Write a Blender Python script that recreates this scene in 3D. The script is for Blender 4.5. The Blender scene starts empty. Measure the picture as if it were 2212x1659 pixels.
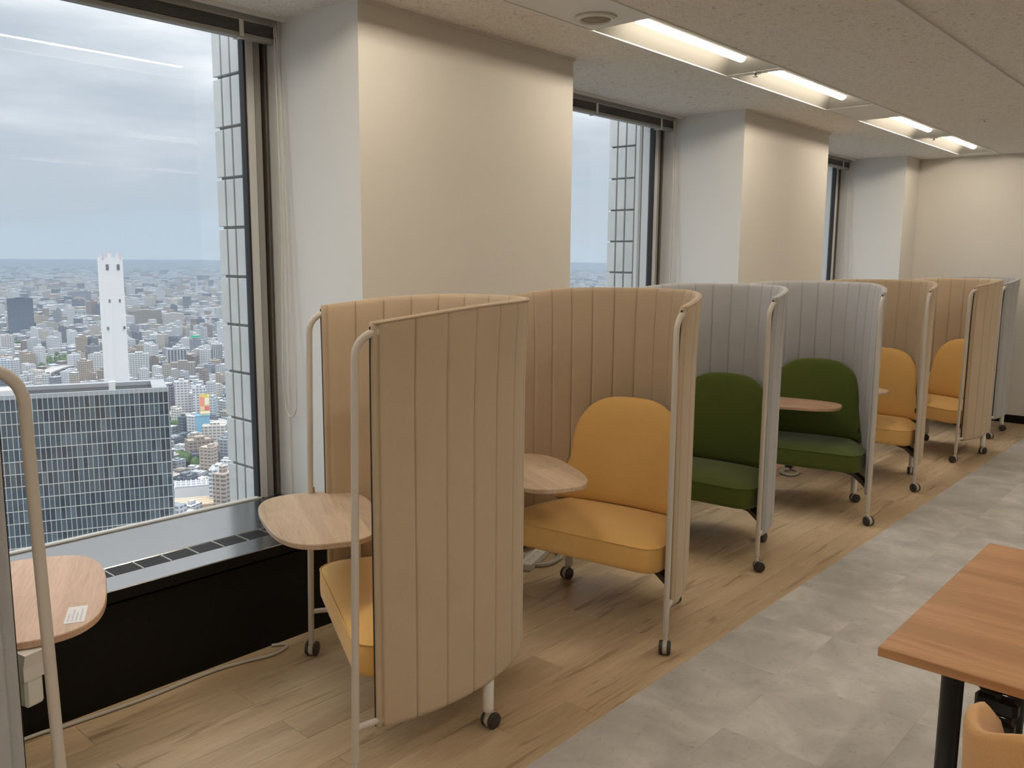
import bpy, bmesh, math, random
from mathutils import Vector, Matrix
random.seed(7)
S = bpy.context.scene
COL = S.collection
R = math.radians

# ------------------------------------------------------------------ camera
EYE = Vector((0.0, 0.0, 1.5))
YAW, PITCH, ROLL, FPX = 0.728650764, -0.144117225, 0.00743349531, 1851.0
_d = Vector((-math.sin(YAW)*math.cos(PITCH), math.cos(YAW)*math.cos(PITCH), math.sin(PITCH)))
_r = _d.cross(Vector((0, 0, 1))).normalized()
_u = _r.cross(_d)
_r2 = _r*math.cos(ROLL) + _u*math.sin(ROLL)
_u2 = -_r*math.sin(ROLL) + _u*math.cos(ROLL)
cam = bpy.data.cameras.new('camera')
cam.sensor_fit = 'HORIZONTAL'
cam.sensor_width = 36.0
cam.lens = FPX/2212.0*36.0
cam.clip_start = 0.02
cam.clip_end = 60000.0
camo = bpy.data.objects.new('camera', cam)
COL.objects.link(camo)
M = Matrix((( _r2.x, _u2.x, -_d.x, EYE.x), (_r2.y, _u2.y, -_d.y, EYE.y), (_r2.z, _u2.z, -_d.z, EYE.z), (0, 0, 0, 1)))
camo.matrix_world = M
S.camera = camo

# ------------------------------------------------------------------ sky, exposure
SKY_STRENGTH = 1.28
TUBE_STRENGTH = 46.0
S.view_settings.view_transform = 'Standard'
S.view_settings.look = 'None'
S.view_settings.gamma = 1.0
S.view_settings.use_curve_mapping = False
S.view_settings.exposure = 0.0
S.cycles.max_bounces = 6
S.cycles.use_adaptive_sampling = True
S.cycles.adaptive_threshold = .05
S.cycles.caustics_reflective = False
S.cycles.caustics_refractive = False
S.cycles.diffuse_bounces = 3
S.cycles.glossy_bounces = 3
S.cycles.transparent_max_bounces = 12
S.cycles.volume_bounces = 0

W = bpy.data.worlds.new('overcast_sky')
S.world = W
W.use_nodes = True
nt = W.node_tree
nt.nodes.clear()
def N(t, kind, **kw):
    n = t.nodes.new(kind)
    for k, v in kw.items():
        if k.startswith('i_'):
            key = k[2:]
            key = int(key) if key.isdigit() else key.replace('_', ' ')
            n.inputs[key].default_value = v
        else:
            setattr(n, k, v)
    return n
def ramp(t, stops, interp='LINEAR'):
    n = t.nodes.new('ShaderNodeValToRGB')
    n.color_ramp.interpolation = interp
    el = n.color_ramp.elements
    while len(el) > 1: el.remove(el[-1])
    el[0].position = stops[0][0]; el[0].color = (*stops[0][1], 1)
    for p, c in stops[1:]:
        e = el.new(p); e.color = (*c, 1)
    return n
tc = N(nt, 'ShaderNodeTexCoord')
sep = N(nt, 'ShaderNodeSeparateXYZ')
nt.links.new(tc.outputs['Generated'], sep.inputs[0])
mp = N(nt, 'ShaderNodeMapping'); mp.inputs['Scale'].default_value = (1.6, 1.6, 8.0)
nt.links.new(tc.outputs['Generated'], mp.inputs[0])
nz = N(nt, 'ShaderNodeTexNoise', i_Scale=1.7, i_Detail=6.0, i_Roughness=0.52)
nt.links.new(mp.outputs[0], nz.inputs[0])
ma = N(nt, 'ShaderNodeMath', operation='MULTIPLY_ADD'); ma.inputs[1].default_value = 0.40; ma.inputs[2].default_value = -0.195
nt.links.new(nz.outputs[0], ma.inputs[0])
ad = N(nt, 'ShaderNodeMath', operation='ADD')
nt.links.new(sep.outputs[2], ad.inputs[0]); nt.links.new(ma.outputs[0], ad.inputs[1])
sr = ramp(nt, [(0.0, (.45, .53, .62)), (0.05, (.44, .51, .585)), (0.13, (.47, .525, .595)), (0.19, (.60, .645, .71)), (0.27, (.90, .91, .95)), (0.45, (1.0, 1.0, 1.02)), (1.0, (1.15, 1.17, 1.2))])
nt.links.new(ad.outputs[0], sr.inputs[0])
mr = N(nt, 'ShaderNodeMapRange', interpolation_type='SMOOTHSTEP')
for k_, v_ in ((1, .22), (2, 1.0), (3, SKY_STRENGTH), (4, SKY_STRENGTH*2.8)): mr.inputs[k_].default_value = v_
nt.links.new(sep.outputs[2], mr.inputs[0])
bg = N(nt, 'ShaderNodeBackground')
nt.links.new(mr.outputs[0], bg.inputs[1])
nt.links.new(sr.outputs[0], bg.inputs[0])
wo = N(nt, 'ShaderNodeOutputWorld')
nt.links.new(bg.outputs[0], wo.inputs[0])

# ------------------------------------------------------------------ helpers
class MB:
    def __init__(self): self.v = []; self.f = []; self.sm = []
    def add(self, vs, fs, smooth=False):
        o = len(self.v)
        self.v += [tuple(p) for p in vs]
        self.f += [tuple(i+o for i in q) for q in fs]
        self.sm += [smooth]*len(fs)
        return self
    def box(self, x0, x1, y0, y1, z0, z1):
        vs = [(x, y, z) for z in (z0, z1) for y in (y0, y1) for x in (x0, x1)]
        return self.add(vs, [(0, 2, 3, 1), (4, 5, 7, 6), (0, 1, 5, 4), (2, 6, 7, 3), (0, 4, 6, 2), (1, 3, 7, 5)])
    def bbox(self, x0, x1, y0, y1, z0, z1, c=.003):
        # box with chamfered edges
        X = (x0, x0+c, x1-c, x1); Y = (y0, y0+c, y1-c, y1); Z = (z0, z0+c, z1-c, z1)
        bm = bmesh.new()
        bmesh.ops.create_cube(bm, size=1.0)
        for v in bm.verts:
            v.co = Vector(((x0+x1)/2+v.co.x*(x1-x0), (y0+y1)/2+v.co.y*(y1-y0), (z0+z1)/2+v.co.z*(z1-z0)))
        bmesh.ops.bevel(bm, geom=list(bm.edges), offset=c, segments=1, profile=.5, affect='EDGES')
        bm.verts.index_update()
        self.add([v.co[:] for v in bm.verts], [tuple(v.index for v in f.verts) for f in bm.faces])
        bm.free()
        return self
    def tube(self, path, r, n=10, cap=True, closed=False, smooth=True):
        P = [Vector(p) for p in path]
        m = len(P)
        rs = r if isinstance(r, (list, tuple)) else [r]*m
        vs = []; up = None
        for i in range(m):
            if closed: t = (P[(i+1) % m]-P[i-1])
            else: t = (P[min(i+1, m-1)]-P[max(i-1, 0)])
            t.normalize()
            if up is None:
                up = Vector((0, 0, 1)) if abs(t.z) < .9 else Vector((1, 0, 0))
            up = (up-t*up.dot(t)).normalized()
            s = t.cross(up)
            for k in range(n):
                a = 2*math.pi*k/n
                vs.append(P[i]+(up*math.cos(a)+s*math.sin(a))*rs[i])
        fs = []
        for i in range(m if closed else m-1):
            j = (i+1) % m
            for k in range(n):
                l = (k+1) % n
                fs.append((i*n+k, i*n+l, j*n+l, j*n+k))
        self.add(vs, fs, smooth)
        if cap and not closed:
            self.add(vs[:n], [tuple(range(n))][::1]); self.f[-1] = self.f[-1]
            self.add(vs[-n:], [tuple(reversed(range(n)))])
        return self
    def lathe(self, prof, c=(0, 0, 0), axis='z', n=20, smooth=True):
        vs = []
        for (r, h) in prof:
            for k in range(n):
                a = 2*math.pi*k/n
                x, y = r*math.cos(a), r*math.sin(a)
                p = {'z': (x, y, h), 'x': (h, x, y), 'y': (y, h, x)}[axis]
                vs.append((p[0]+c[0], p[1]+c[1], p[2]+c[2]))
        fs = []
        for i in range(len(prof)-1):
            for k in range(n):
                l = (k+1) % n
                fs.append((i*n+k, i*n+l, (i+1)*n+l, (i+1)*n+k))
        if prof[0][0] > 1e-6: fs.append(tuple(reversed(range(n))))
        if prof[-1][0] > 1e-6: fs.append(tuple(range((len(prof)-1)*n, len(prof)*n)))
        return self.add(vs, fs, smooth)
    def rings(self, rings, cap0=True, cap1=True, smooth=True, closed_v=False):
        n = len(rings[0]); vs = [p for r_ in rings for p in r_]; fs = []
        m = len(rings)
        for i in range(m if closed_v else m-1):
            j = (i+1) % m
            for k in range(n):
                l = (k+1) % n
                fs.append((i*n+k, i*n+l, j*n+l, j*n+k))
        if cap0: fs.append(tuple(reversed(range(n))))
        if cap1: fs.append(tuple(range((m-1)*n, m*n)))
        return self.add(vs, fs, smooth)
    def xf(self, loc=(0, 0, 0), rz=0):
        c, s = math.cos(rz), math.sin(rz)
        self.v = [(loc[0]+c*x-s*y, loc[1]+s*x+c*y, loc[2]+z) for x, y, z in self.v]
        return self
    def mesh(self, name, mat=None):
        me = bpy.data.meshes.new(name)
        me.from_pydata(self.v, [], self.f)
        me.polygons.foreach_set('use_smooth', self.sm)
        bm = bmesh.new(); bm.from_mesh(me)
        bmesh.ops.recalc_face_normals(bm, faces=bm.faces[:])
        bm.to_mesh(me); bm.free()
        if mat: me.materials.append(mat)
        me.update()
        return me
    def build(self, name, mat, parent=None, loc=(0, 0, 0), rz=0):
        return link(name, self.mesh(name, mat), parent, loc, rz)
def link(name, me, parent=None, loc=(0, 0, 0), rz=0):
    o = bpy.data.objects.new(name, me)
    COL.objects.link(o)
    o.location = loc; o.rotation_euler = (0, 0, rz)
    if parent is not None: o.parent = parent
    return o
def tag(o, label, cat, group=None, kind=None):
    o['label'] = label; o['category'] = cat
    if group: o['group'] = group
    if kind: o['kind'] = kind
    return o
def thing(name, label, cat, loc=(0, 0, 0), rz=0, group=None):
    return tag(link(name, None, None, loc, rz), label, cat, group)
def struct(o, label=None):
    o['kind'] = 'structure'
    if label: o['label'] = label; o['category'] = o.name.split('_')[0].split('.')[0]
    return o
def arc(c, r, a0, a1, n, f):
    return [f(c[0]+r*math.cos(a0+(a1-a0)*k/n), c[1]+r*math.sin(a0+(a1-a0)*k/n)) for k in range(n+1)]

# ------------------------------------------------------------------ materials
def mat(name, col, rough=.5, metal=0.0, spec=.5, **kw):
    m = bpy.data.materials.new(name); m.use_nodes = True
    b = m.node_tree.nodes['Principled BSDF']
    b.inputs['Base Color'].default_value = (*col, 1)
    b.inputs['Roughness'].default_value = rough
    b.inputs['Metallic'].default_value = metal
    b.inputs['Specular IOR Level'].default_value = spec
    return m
def nodes(m): return m.node_tree, m.node_tree.nodes['Principled BSDF']
def objcoord(t, scale=(1, 1, 1), rnd=True):
    tc = N(t, 'ShaderNodeTexCoord'); mp = N(t, 'ShaderNodeMapping')
    mp.inputs['Scale'].default_value = scale
    if rnd:
        oi = N(t, 'ShaderNodeObjectInfo')
        vm = N(t, 'ShaderNodeVectorMath', operation='SCALE'); vm.inputs[0].default_value = (37, 53, 71)
        t.links.new(oi.outputs['Random'], vm.inputs['Scale'])
        va = N(t, 'ShaderNodeVectorMath', operation='ADD')
        t.links.new(tc.outputs['Object'], va.inputs[0]); t.links.new(vm.outputs[0], va.inputs[1])
        t.links.new(va.outputs[0], mp.inputs[0])
    else:
        t.links.new(tc.outputs['Object'], mp.inputs[0])
    return mp
def bump(t, b, src, strength=.2, dist=.002):
    n = N(t, 'ShaderNodeBump'); n.inputs['Strength'].default_value = strength; n.inputs['Distance'].default_value = dist
    t.links.new(src, n.inputs['Height']); t.links.new(n.outputs[0], b.inputs['Normal'])
def mix(t, fac, a, b, blend='MIX'):
    n = N(t, 'ShaderNodeMix', data_type='RGBA', blend_type=blend)
    for key, v in ((0, fac), (6, a), (7, b)):
        if hasattr(v, 'links') or isinstance(v, bpy.types.NodeSocket): t.links.new(v, n.inputs[key])
        elif key == 0: n.inputs[0].default_value = v
        else: n.inputs[key].default_value = (*v, 1)
    return n.outputs[2]
def fabric(name, col, amt=.16, sheen=.25):
    m = mat(name, col, .92, spec=.15); t, b = nodes(m)
    b.inputs['Sheen Weight'].default_value = sheen
    b.inputs['Sheen Roughness'].default_value = .5
    mp = objcoord(t, (1, 1, 1), False)
    n1 = N(t, 'ShaderNodeTexNoise', i_Scale=420.0, i_Detail=2.0); t.links.new(mp.outputs[0], n1.inputs[0])
    n2 = N(t, 'ShaderNodeTexNoise', i_Scale=9.0, i_Detail=3.0); t.links.new(mp.outputs[0], n2.inputs[0])
    c1 = mix(t, n1.outputs[0], tuple(c*(1-amt) for c in col), tuple(min(1, c*(1+amt)) for c in col))
    c2 = mix(t, n2.outputs[0], tuple(.93 for c in col), (1.04, 1.04, 1.04))
    t.links.new(mix(t, 1.0, c1, c2, 'MULTIPLY'), b.inputs['Base Color'])
    bump(t, b, n1.outputs[0], .35, .0012)
    return m
def wood(name, light, dark, scale=1.0, along='y', rough=.42, streak=.5, strip=0.0):
    m = mat(name, light, rough, spec=.35); t, b = nodes(m)
    sc = (1, .09, 1) if along == 'y' else (.09, 1, 1)
    mp = objcoord(t, sc)
    na = N(t, 'ShaderNodeTexNoise', i_Scale=9.0*scale, i_Detail=5.0, i_Distortion=.6); t.links.new(mp.outputs[0], na.inputs[0])
    nb = N(t, 'ShaderNodeTexNoise', i_Scale=120.0*scale, i_Detail=3.0); t.links.new(mp.outputs[0], nb.inputs[0])
    nc = N(t, 'ShaderNodeTexNoise', i_Scale=19.0*scale, i_Detail=6.0, i_Distortion=1.0); t.links.new(mp.outputs[0], nc.inputs[0])
    ra = ramp(t, [(.30, dark), (.50, tuple((a+c)/2 for a, c in zip(light, dark))), (.68, light)])
    t.links.new(na.outputs[0], ra.inputs[0])
    rb = ramp(t, [(.3, (.88, .87, .85)), (.7, (1.04, 1.04, 1.04))]); t.links.new(nb.outputs[0], rb.inputs[0])
    c1 = mix(t, 1.0, ra.outputs[0], rb.outputs[0], 'MULTIPLY')
    rc = ramp(t, [(.585, (1, 1, 1)), (.66, (1-streak, 1-streak*1.08, 1-streak*1.15))]); t.links.new(nc.outputs[0], rc.inputs[0])
    c2 = mix(t, 1.0, c1, rc.outputs[0], 'MULTIPLY')
    oi = N(t, 'ShaderNodeObjectInfo')
    rd = ramp(t, [(0, (.84, .83, .81)), (1, (1.08, 1.07, 1.05))]); t.links.new(oi.outputs['Random'], rd.inputs[0])
    if strip:
        tc2 = N(t, 'ShaderNodeTexCoord'); sx_ = N(t, 'ShaderNodeSeparateXYZ'); t.links.new(tc2.outputs['Object'], sx_.inputs[0])
        def cell(src, w_):
            d_ = N(t, 'ShaderNodeMath', operation='DIVIDE'); d_.inputs[1].default_value = w_; t.links.new(src, d_.inputs[0])
            f_ = N(t, 'ShaderNodeMath', operation='FLOOR'); t.links.new(d_.outputs[0], f_.inputs[0]); return f_.outputs[0]
        cy = cell(sx_.outputs[1], strip)
        of = N(t, 'ShaderNodeMath', operation='MULTIPLY_ADD'); of.inputs[1].default_value = .37; t.links.new(cy, of.inputs[0]); t.links.new(sx_.outputs[0], of.inputs[2])
        cx2 = cell(of.outputs[0], strip*7)
        cv = N(t, 'ShaderNodeCombineXYZ'); t.links.new(cx2, cv.inputs[0]); t.links.new(cy, cv.inputs[1])
        wn = N(t, 'ShaderNodeTexWhiteNoise', noise_dimensions='2D'); t.links.new(cv.outputs[0], wn.inputs[0])
        rs_ = ramp(t, [(0, (.86, .85, .84)), (1, (1.08, 1.08, 1.08))]); t.links.new(wn.outputs[0], rs_.inputs[0])
        c2 = mix(t, 1.0, c2, rs_.outputs[0], 'MULTIPLY')
    t.links.new(mix(t, 1.0, c2, rd.outputs[0], 'MULTIPLY'), b.inputs['Base Color'])
    bump(t, b, nb.outputs[0], .08, .0006)
    return m

wall_m = mat('wall_paint', (.74, .705, .65), .75, spec=.25)
t, b = nodes(wall_m); mp = objcoord(t, rnd=False)
n1 = N(t, 'ShaderNodeTexNoise', i_Scale=160.0, i_Detail=2.0); t.links.new(mp.outputs[0], n1.inputs[0]); bump(t, b, n1.outputs[0], .06, .0008)
jamb_m = mat('wall_paint_white', (.84, .845, .83), .6, spec=.3)

ceil_m = mat('rockwool_ceiling', (.72, .69, .64), .95, spec=.1)
t, b = nodes(ceil_m); mp = objcoord(t, (1, 1, 1), False)
n1 = N(t, 'ShaderNodeTexNoise', i_Scale=34.0, i_Detail=4.0, i_Roughness=.65, i_Distortion=1.5); t.links.new(mp.outputs[0], n1.inputs[0])
n2 = N(t, 'ShaderNodeTexNoise', i_Scale=90.0, i_Detail=3.0); t.links.new(mp.outputs[0], n2.inputs[0])
ra = ramp(t, [(.30, (.48, .45, .41)), (.40, (.82, .79, .74)), (.6, (.88, .85, .80))]); t.links.new(n1.outputs[0], ra.inputs[0])
rb = ramp(t, [(.28, (.78, .77, .75)), (.45, (1, 1, 1))]); t.links.new(n2.outputs[0], rb.inputs[0])
t.links.new(mix(t, 1.0, ra.outputs[0], rb.outputs[0], 'MULTIPLY'), b.inputs['Base Color'])
bump(t, b, n1.outputs[0], .5, .004)

tile_m = mat('concrete_vinyl', (.4, .37, .33), .55, spec=.3)
t, b = nodes(tile_m); mp = objcoord(t)
n1 = N(t, 'ShaderNodeTexNoise', i_Scale=4.5, i_Detail=7.0, i_Roughness=.6, i_Distortion=.5); t.links.new(mp.outputs[0], n1.inputs[0])
n2 = N(t, 'ShaderNodeTexNoise', i_Scale=55.0, i_Detail=3.0); t.links.new(mp.outputs[0], n2.inputs[0])
ra = ramp(t, [(.32, (.40, .385, .37)), (.5, (.49, .475, .455)), (.66, (.60, .58, .55))]); t.links.new(n1.outputs[0], ra.inputs[0])
rb = ramp(t, [(.28, (.84, .83, .82)), (.40, (1, 1, 1)), (.66, (1, 1, 1)), (.74, (1.08, 1.08, 1.07))]); t.links.new(n2.outputs[0], rb.inputs[0])
c = mix(t, 1.0, ra.outputs[0], rb.outputs[0], 'MULTIPLY')
oi = N(t, 'ShaderNodeObjectInfo'); rd = ramp(t, [(0, (.95, .95, .95)), (1, (1.05, 1.05, 1.05))]); t.links.new(oi.outputs['Random'], rd.inputs[0])
t.links.new(mix(t, 1.0, c, rd.outputs[0], 'MULTIPLY'), b.inputs['Base Color'])
bump(t, b, n2.outputs[0], .12, .001)

plank_m = wood('oak_plank', (.70, .545, .365), (.53, .39, .245), 1.0, 'y', .42, .32)
sub_m = mat('subfloor', (.30, .25, .2), .8)
oak_m = wood('pale_oak_laminate', (.74, .585, .44), (.61, .465, .335), 1.6, 'x', .4, .15, .12)
cherry_m = wood('reddish_laminate', (.68, .465, .33), (.56, .365, .245), 1.6, 'x', .4, .12, .12)
desk_m = wood('walnut_laminate', (.54, .30, .155), (.39, .21, .10), 1.0, 'x', .42, .16, .10)
black_m = mat('black_cabinet', (.006, .0055, .005), .5, spec=.2)
sill_m = mat('black_sill', (.02, .021, .024), .2)
sill_m.node_tree.nodes['Principled BSDF'].inputs['IOR'].default_value = 3.2
grille_m = mat('grille_bar', (.06, .06, .065), .3)
alu_m = mat('window_aluminium', (.66, .66, .65), .5)
taupe_m = mat('window_taupe', (.33, .32, .30), .5)
darkalu_m = mat('bronze_channel', (.16, .14, .12), .5, metal=.2)
gasket_m = mat('black_gasket', (.02, .02, .025), .6)
seal_m = mat('grey_sealant', (.58, .57, .54), .8)
ext_m = mat('ceramic_cladding', (.66, .69, .69), .5)
t, b = nodes(ext_m); mp = objcoord(t, (1, 1, 1)); n1 = N(t, 'ShaderNodeTexNoise', i_Scale=6.0, i_Detail=4.0); t.links.new(mp.outputs[0], n1.inputs[0])
ra = ramp(t, [(.3, (.52, .545, .545)), (.7, (.60, .625, .625))]); t.links.new(n1.outputs[0], ra.inputs[0]); t.links.new(ra.outputs[0], b.inputs['Base Color'])
extback_m = mat('cladding_joint', (.24, .24, .25), .8)
whitemetal_m = mat('white_steel', (.78, .77, .74), .45)
reflector_m = mat('lamp_reflector', (.27, .26, .235), .5)
blind_m = mat('blind_slat', (.15, .15, .145), .5)
rail_m = mat('blind_rail', (.36, .36, .34), .45)
post_m = mat('powder_coat_warm_grey', (.58, .53, .47), .42, spec=.45)
leg_m = mat('powder_coat_white', (.76, .74, .70), .42)
wheel_m = mat('caster_black', (.035, .03, .026), .35)
hub_m = mat('caster_hub', (.52, .48, .42), .4)
under_m = mat('dark_steel', (.07, .055, .045), .5)
zip_m = mat('zipper_black', (.015, .013, .012), .7)
beige_f = fabric('beige_fabric', (.53, .415, .295))
grey_f = fabric('grey_fabric', (.425, .42, .43))
yellow_f = fabric('yellow_fabric', (.80, .49, .17))
green_f = fabric('green_fabric', (.085, .112, .021))
tan_f = fabric('tan_fabric', (.60, .34, .145))
plastic_m = mat('white_plastic', (.74, .72, .66), .35)
cable_m = mat('grey_cable', (.50, .48, .43), .5)
blackmetal_m = mat('black_steel', (.012, .012, .012), .4)
paper_m = mat('paper', (.84, .85, .88), .7)
ink_m = mat('print_grey', (.62, .63, .66), .7)
steel_m = mat('steel', (.55, .54, .5), .3, metal=.9)
mesh_m = mat('speaker_mesh', (.36, .31, .23), .8)
orange_m = mat('sticker_orange', (.45, .22, .07), .6)

def glass_mat(name, tint, boost=1.0):
    m = bpy.data.materials.new(name); m.use_nodes = True; t = m.node_tree; t.nodes.clear()
    lw = N(t, 'ShaderNodeLayerWeight'); lw.inputs[0].default_value = .5
    pw = N(t, 'ShaderNodeMath', operation='POWER'); pw.inputs[1].default_value = 5
    t.links.new(lw.outputs['Facing'], pw.inputs[0])
    ml = N(t, 'ShaderNodeMath', operation='MULTIPLY_ADD'); ml.inputs[1].default_value = .95; ml.inputs[2].default_value = .04*boost
    t.links.new(pw.outputs[0], ml.inputs[0])
    tr = N(t, 'ShaderNodeBsdfTransparent'); tr.inputs[0].default_value = (*tint, 1)
    gl = N(t, 'ShaderNodeBsdfGlossy'); gl.inputs['Roughness'].default_value = 0.0; gl.inputs[0].default_value = (1, 1, 1, 1)
    mx = N(t, 'ShaderNodeMixShader'); t.links.new(ml.outputs[0], mx.inputs[0]); t.links.new(tr.outputs[0], mx.inputs[1]); t.links.new(gl.outputs[0], mx.inputs[2])
    o = N(t, 'ShaderNodeOutputMaterial'); t.links.new(mx.outputs[0], o.inputs[0])
    return m
glass_m = glass_mat('window_glass', (.97, .985, .985))
def emit(name, col, st):
    m = bpy.data.materials.new(name); m.use_nodes = True; t = m.node_tree; t.nodes.clear()
    e = N(t, 'ShaderNodeEmission', i_Strength=st); e.inputs[0].default_value = (*col, 1)
    o = N(t, 'ShaderNodeOutputMaterial'); t.links.new(e.outputs[0], o.inputs[0]); return m
tube_m = emit('lamp_tube', (1.0, .88, .715), TUBE_STRENGTH)

# ------------------------------------------------------------------ room shell
CEIL, YEND, XR, YN = 2.505, 9.15, 6.5, -3.2
FACE = -2.79                       # room face of the pillars
XG = -3.43                         # glass line
XW = -1.542                        # wood / vinyl boundary
BAYS = [(0.33, 2.208), (3.575, 5.445), (6.87, 8.75)]      # window bays between pillars

floor = struct(MB().box(-3.45, XR, YN, YEND, -.12, -.004).build('floor', sub_m))
pl = MB(); 
def slab(w, l, h=.004, c=.0009):
    return MB().bbox(-w/2, w/2, -l/2, l/2, 0, h, c)
PW, PL = .152, .915
plank_me = slab(PW-.0008, PL-.0008).mesh('plank', plank_m)
k = 0; x1 = XW
while x1 > -2.80:
    x0 = max(x1-PW, -2.81)
    off = 2.818 if k % 2 == 1 else 2.371
    if k == 0: off = 3.10
    y = off-PL*6
    while y < YEND:
        ya, yb = max(y, YN), min(y+PL, YEND)
        if yb-ya > .05:
            full = abs((yb-ya)-PL) < .01 and abs((x1-x0)-PW) < .01
            me = plank_me if full else slab(x1-x0-.0008, yb-ya-.0008).mesh('plank', plank_m)
            link('plank', me, floor, ((x0+x1)/2, (ya+yb)/2, -.004))
        y += PL
    x1 = x0; k += 1
TS = .457
tile_me = slab(TS-.0002, TS-.0002, c=.0003).mesh('tile', tile_m)
xs = [XW, -1.212]+[-1.212+TS*i for i in range(1, 7)]
ys = [2.858+TS*i for i in range(-9, 14)]+[YEND]
for i in range(len(xs)-1):
    for j in range(len(ys)-1):
        w, l = xs[i+1]-xs[i], ys[j+1]-ys[j]
        if l < .03: continue
        me = tile_me if abs(w-TS) < .001 and abs(l-TS) < .001 else slab(w-.0002, l-.0002, c=.0003).mesh('tile', tile_m)
        link('tile', me, floor, ((xs[i]+xs[i+1])/2, (ys[j]+ys[j+1])/2, -.004))

ROWS = (-2.23, .36, 2.95)
HW = .155
cb = MB()
edges = [-3.27]+[v for r_ in ROWS for v in (r_-HW, r_+HW)]+[XR]
for i in range(0, len(edges), 2):
    cb.box(edges[i], edges[i+1], YN, YEND, CEIL, CEIL+.03)
cb.box(-3.27, XR, YN, YEND, CEIL+.16, CEIL+.2)
cb.box(-3.6, -3.27, YN, YEND, CEIL+.06, CEIL+.1)
ceiling = struct(cb.build('ceiling', ceil_m))
struct(MB().box(-2.815, XR, YEND, YEND+.15, -.1, CEIL+.1).build('wall_back', wall_m))
struct(MB().box(XR, XR+.15, YN, YEND, -.1, CEIL+.1).build('wall_right', wall_m))
struct(MB().box(-3.45, XR, YN-.15, YN, -.1, CEIL+.1).build('wall_front', wall_m))
struct(MB().box(FACE, XR, YEND-.012, YEND, 0, .075).build('baseboard_back', black_m))

# pillars of the window wall
pill = [(YN, BAYS[0][0]), (BAYS[0][1], BAYS[1][0]), (BAYS[1][1], BAYS[2][0]), (BAYS[2][1], YEND+.15)]
for (a, c_) in pill:
    o = MB().box(-3.45, FACE, a, c_, -.1, CEIL+.06).build('wall_left', wall_m)
    o.data.materials.append(jamb_m)
    for p_ in o.data.polygons:
        if abs(p_.normal.y) > .5: p_.material_index = 1
    struct(o)
    # step of the reveal lining next to the window
    if a > 0:
        struct(MB().bbox(-3.41, -3.325, a-.012, a+.002, .40, CEIL+.05, .002).build('trim_2', jamb_m))
    struct(MB().box(FACE-.002, FACE+.014, a, c_ , CEIL-.012, CEIL+.001).build('trim_3', wall_m))
struct(MB().box(-1.236, -1.216, YN, YEND, CEIL-.010, CEIL+.002).build('trim_1', whitemetal_m))
struct(MB().box(-3.285, -3.262, YN, YEND, CEIL-.014, CEIL+.004).build('trim_4', whitemetal_m))
for r_ in ROWS:
    struct(MB().box(r_-HW-.014, r_-HW+.001, YN, YEND, CEIL-.004, CEIL+.002).box(r_+HW-.001, r_+HW+.014, YN, YEND, CEIL-.004, CEIL+.002).build('trim_5', whitemetal_m))

# ------------------------------------------------------------------ windows
GRP = .1047
for wi, (ya, yb) in enumerate(BAYS):
    win = struct(link('window_%d' % (wi+1), None, None, (XG, (ya+yb)/2, .40)))
    def wp(name, mb, m):
        mb.v = [(x-XG, y-(ya+yb)/2, z-.40) for x, y, z in mb.v]
        return mb.build(name, m, win)
    wp('pane', MB().box(XG-.004, XG+.004, ya+.10, yb-.10, .40, 2.60), glass_m)
    for s, yy in ((1, yb), (-1, ya)):
        j0, j1 = sorted((yy-s*.082, yy-s*.118))
        wp('mullion', MB().bbox(-3.465, -3.405, j0, j1, .40, 2.60, .003), alu_m)
        j0, j1 = sorted((yy-s*.046, yy-s*.080))
        wp('inner_profile', MB().bbox(-3.465, -3.412, j0, j1, .40, 2.60, .003), taupe_m)
        j0, j1 = sorted((yy-s*.118, yy-s*.128)); wp('gasket', MB().box(-3.45, -3.412, j0, j1, .40, 2.60), gasket_m)
        j0, j1 = sorted((yy-s*.002, yy-s*.048)); wp('channel', MB().box(-3.46, -3.44, j0, j1, .40, 2.60).box(-3.44, -3.41, (j0+j1)/2-.004, (j0+j1)/2+.004, .40, 2.6), darkalu_m)
    wp('sealant', MB().bbox(-3.436, -3.405, ya+.10, yb-.10, .392, .412, .004), seal_m)
    wp('head_frame', MB().box(-3.47, -3.40, ya, yb, 2.50, 2.60), alu_m)
    wp('sill_frame', MB().box(-3.47, -3.412, ya, yb, .33, .398), alu_m)

# exterior pier cladding to the right of each window
for wi, (ya, yb) in enumerate(BAYS):
    y2 = BAYS[wi+1][0] if wi < 2 else yb+1.36
    pier = struct(MB().box(-3.878, -3.475, yb+.018, y2-.018, -1.0, 3.2).build('exterior_pier', extback_m, None))
    pier['label'] = 'tiled outer face of the pier beyond window %d' % (wi+1)
    cols = [(-3.893, -3.823), (-3.811, -3.745), (-3.733, -3.660)]
    z = .479-.2325*4
    while z < 2.9:
        for (c0, c1) in cols:
            key = round(c1-c0, 3)
            me = MB().bbox(-(c1-c0)/2, (c1-c0)/2, 0, .02, 0, .2325-.014, .002).mesh('cladding_tile', ext_m)
            link('cladding_tile', me, pier, ((c0+c1)/2, yb, z+.007))
        z += .2325
    for (c0, c1, dy, m) in ((-3.655, -3.625, .006, alu_m), (-3.620, -3.60, .0, rail_m), (-3.595, -3.47, .004, alu_m)):
        link('edge_profile', MB().box(c0, c1, yb+dy, yb+.02, -1.0, 3.0).mesh('edge_profile', m), pier)

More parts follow.
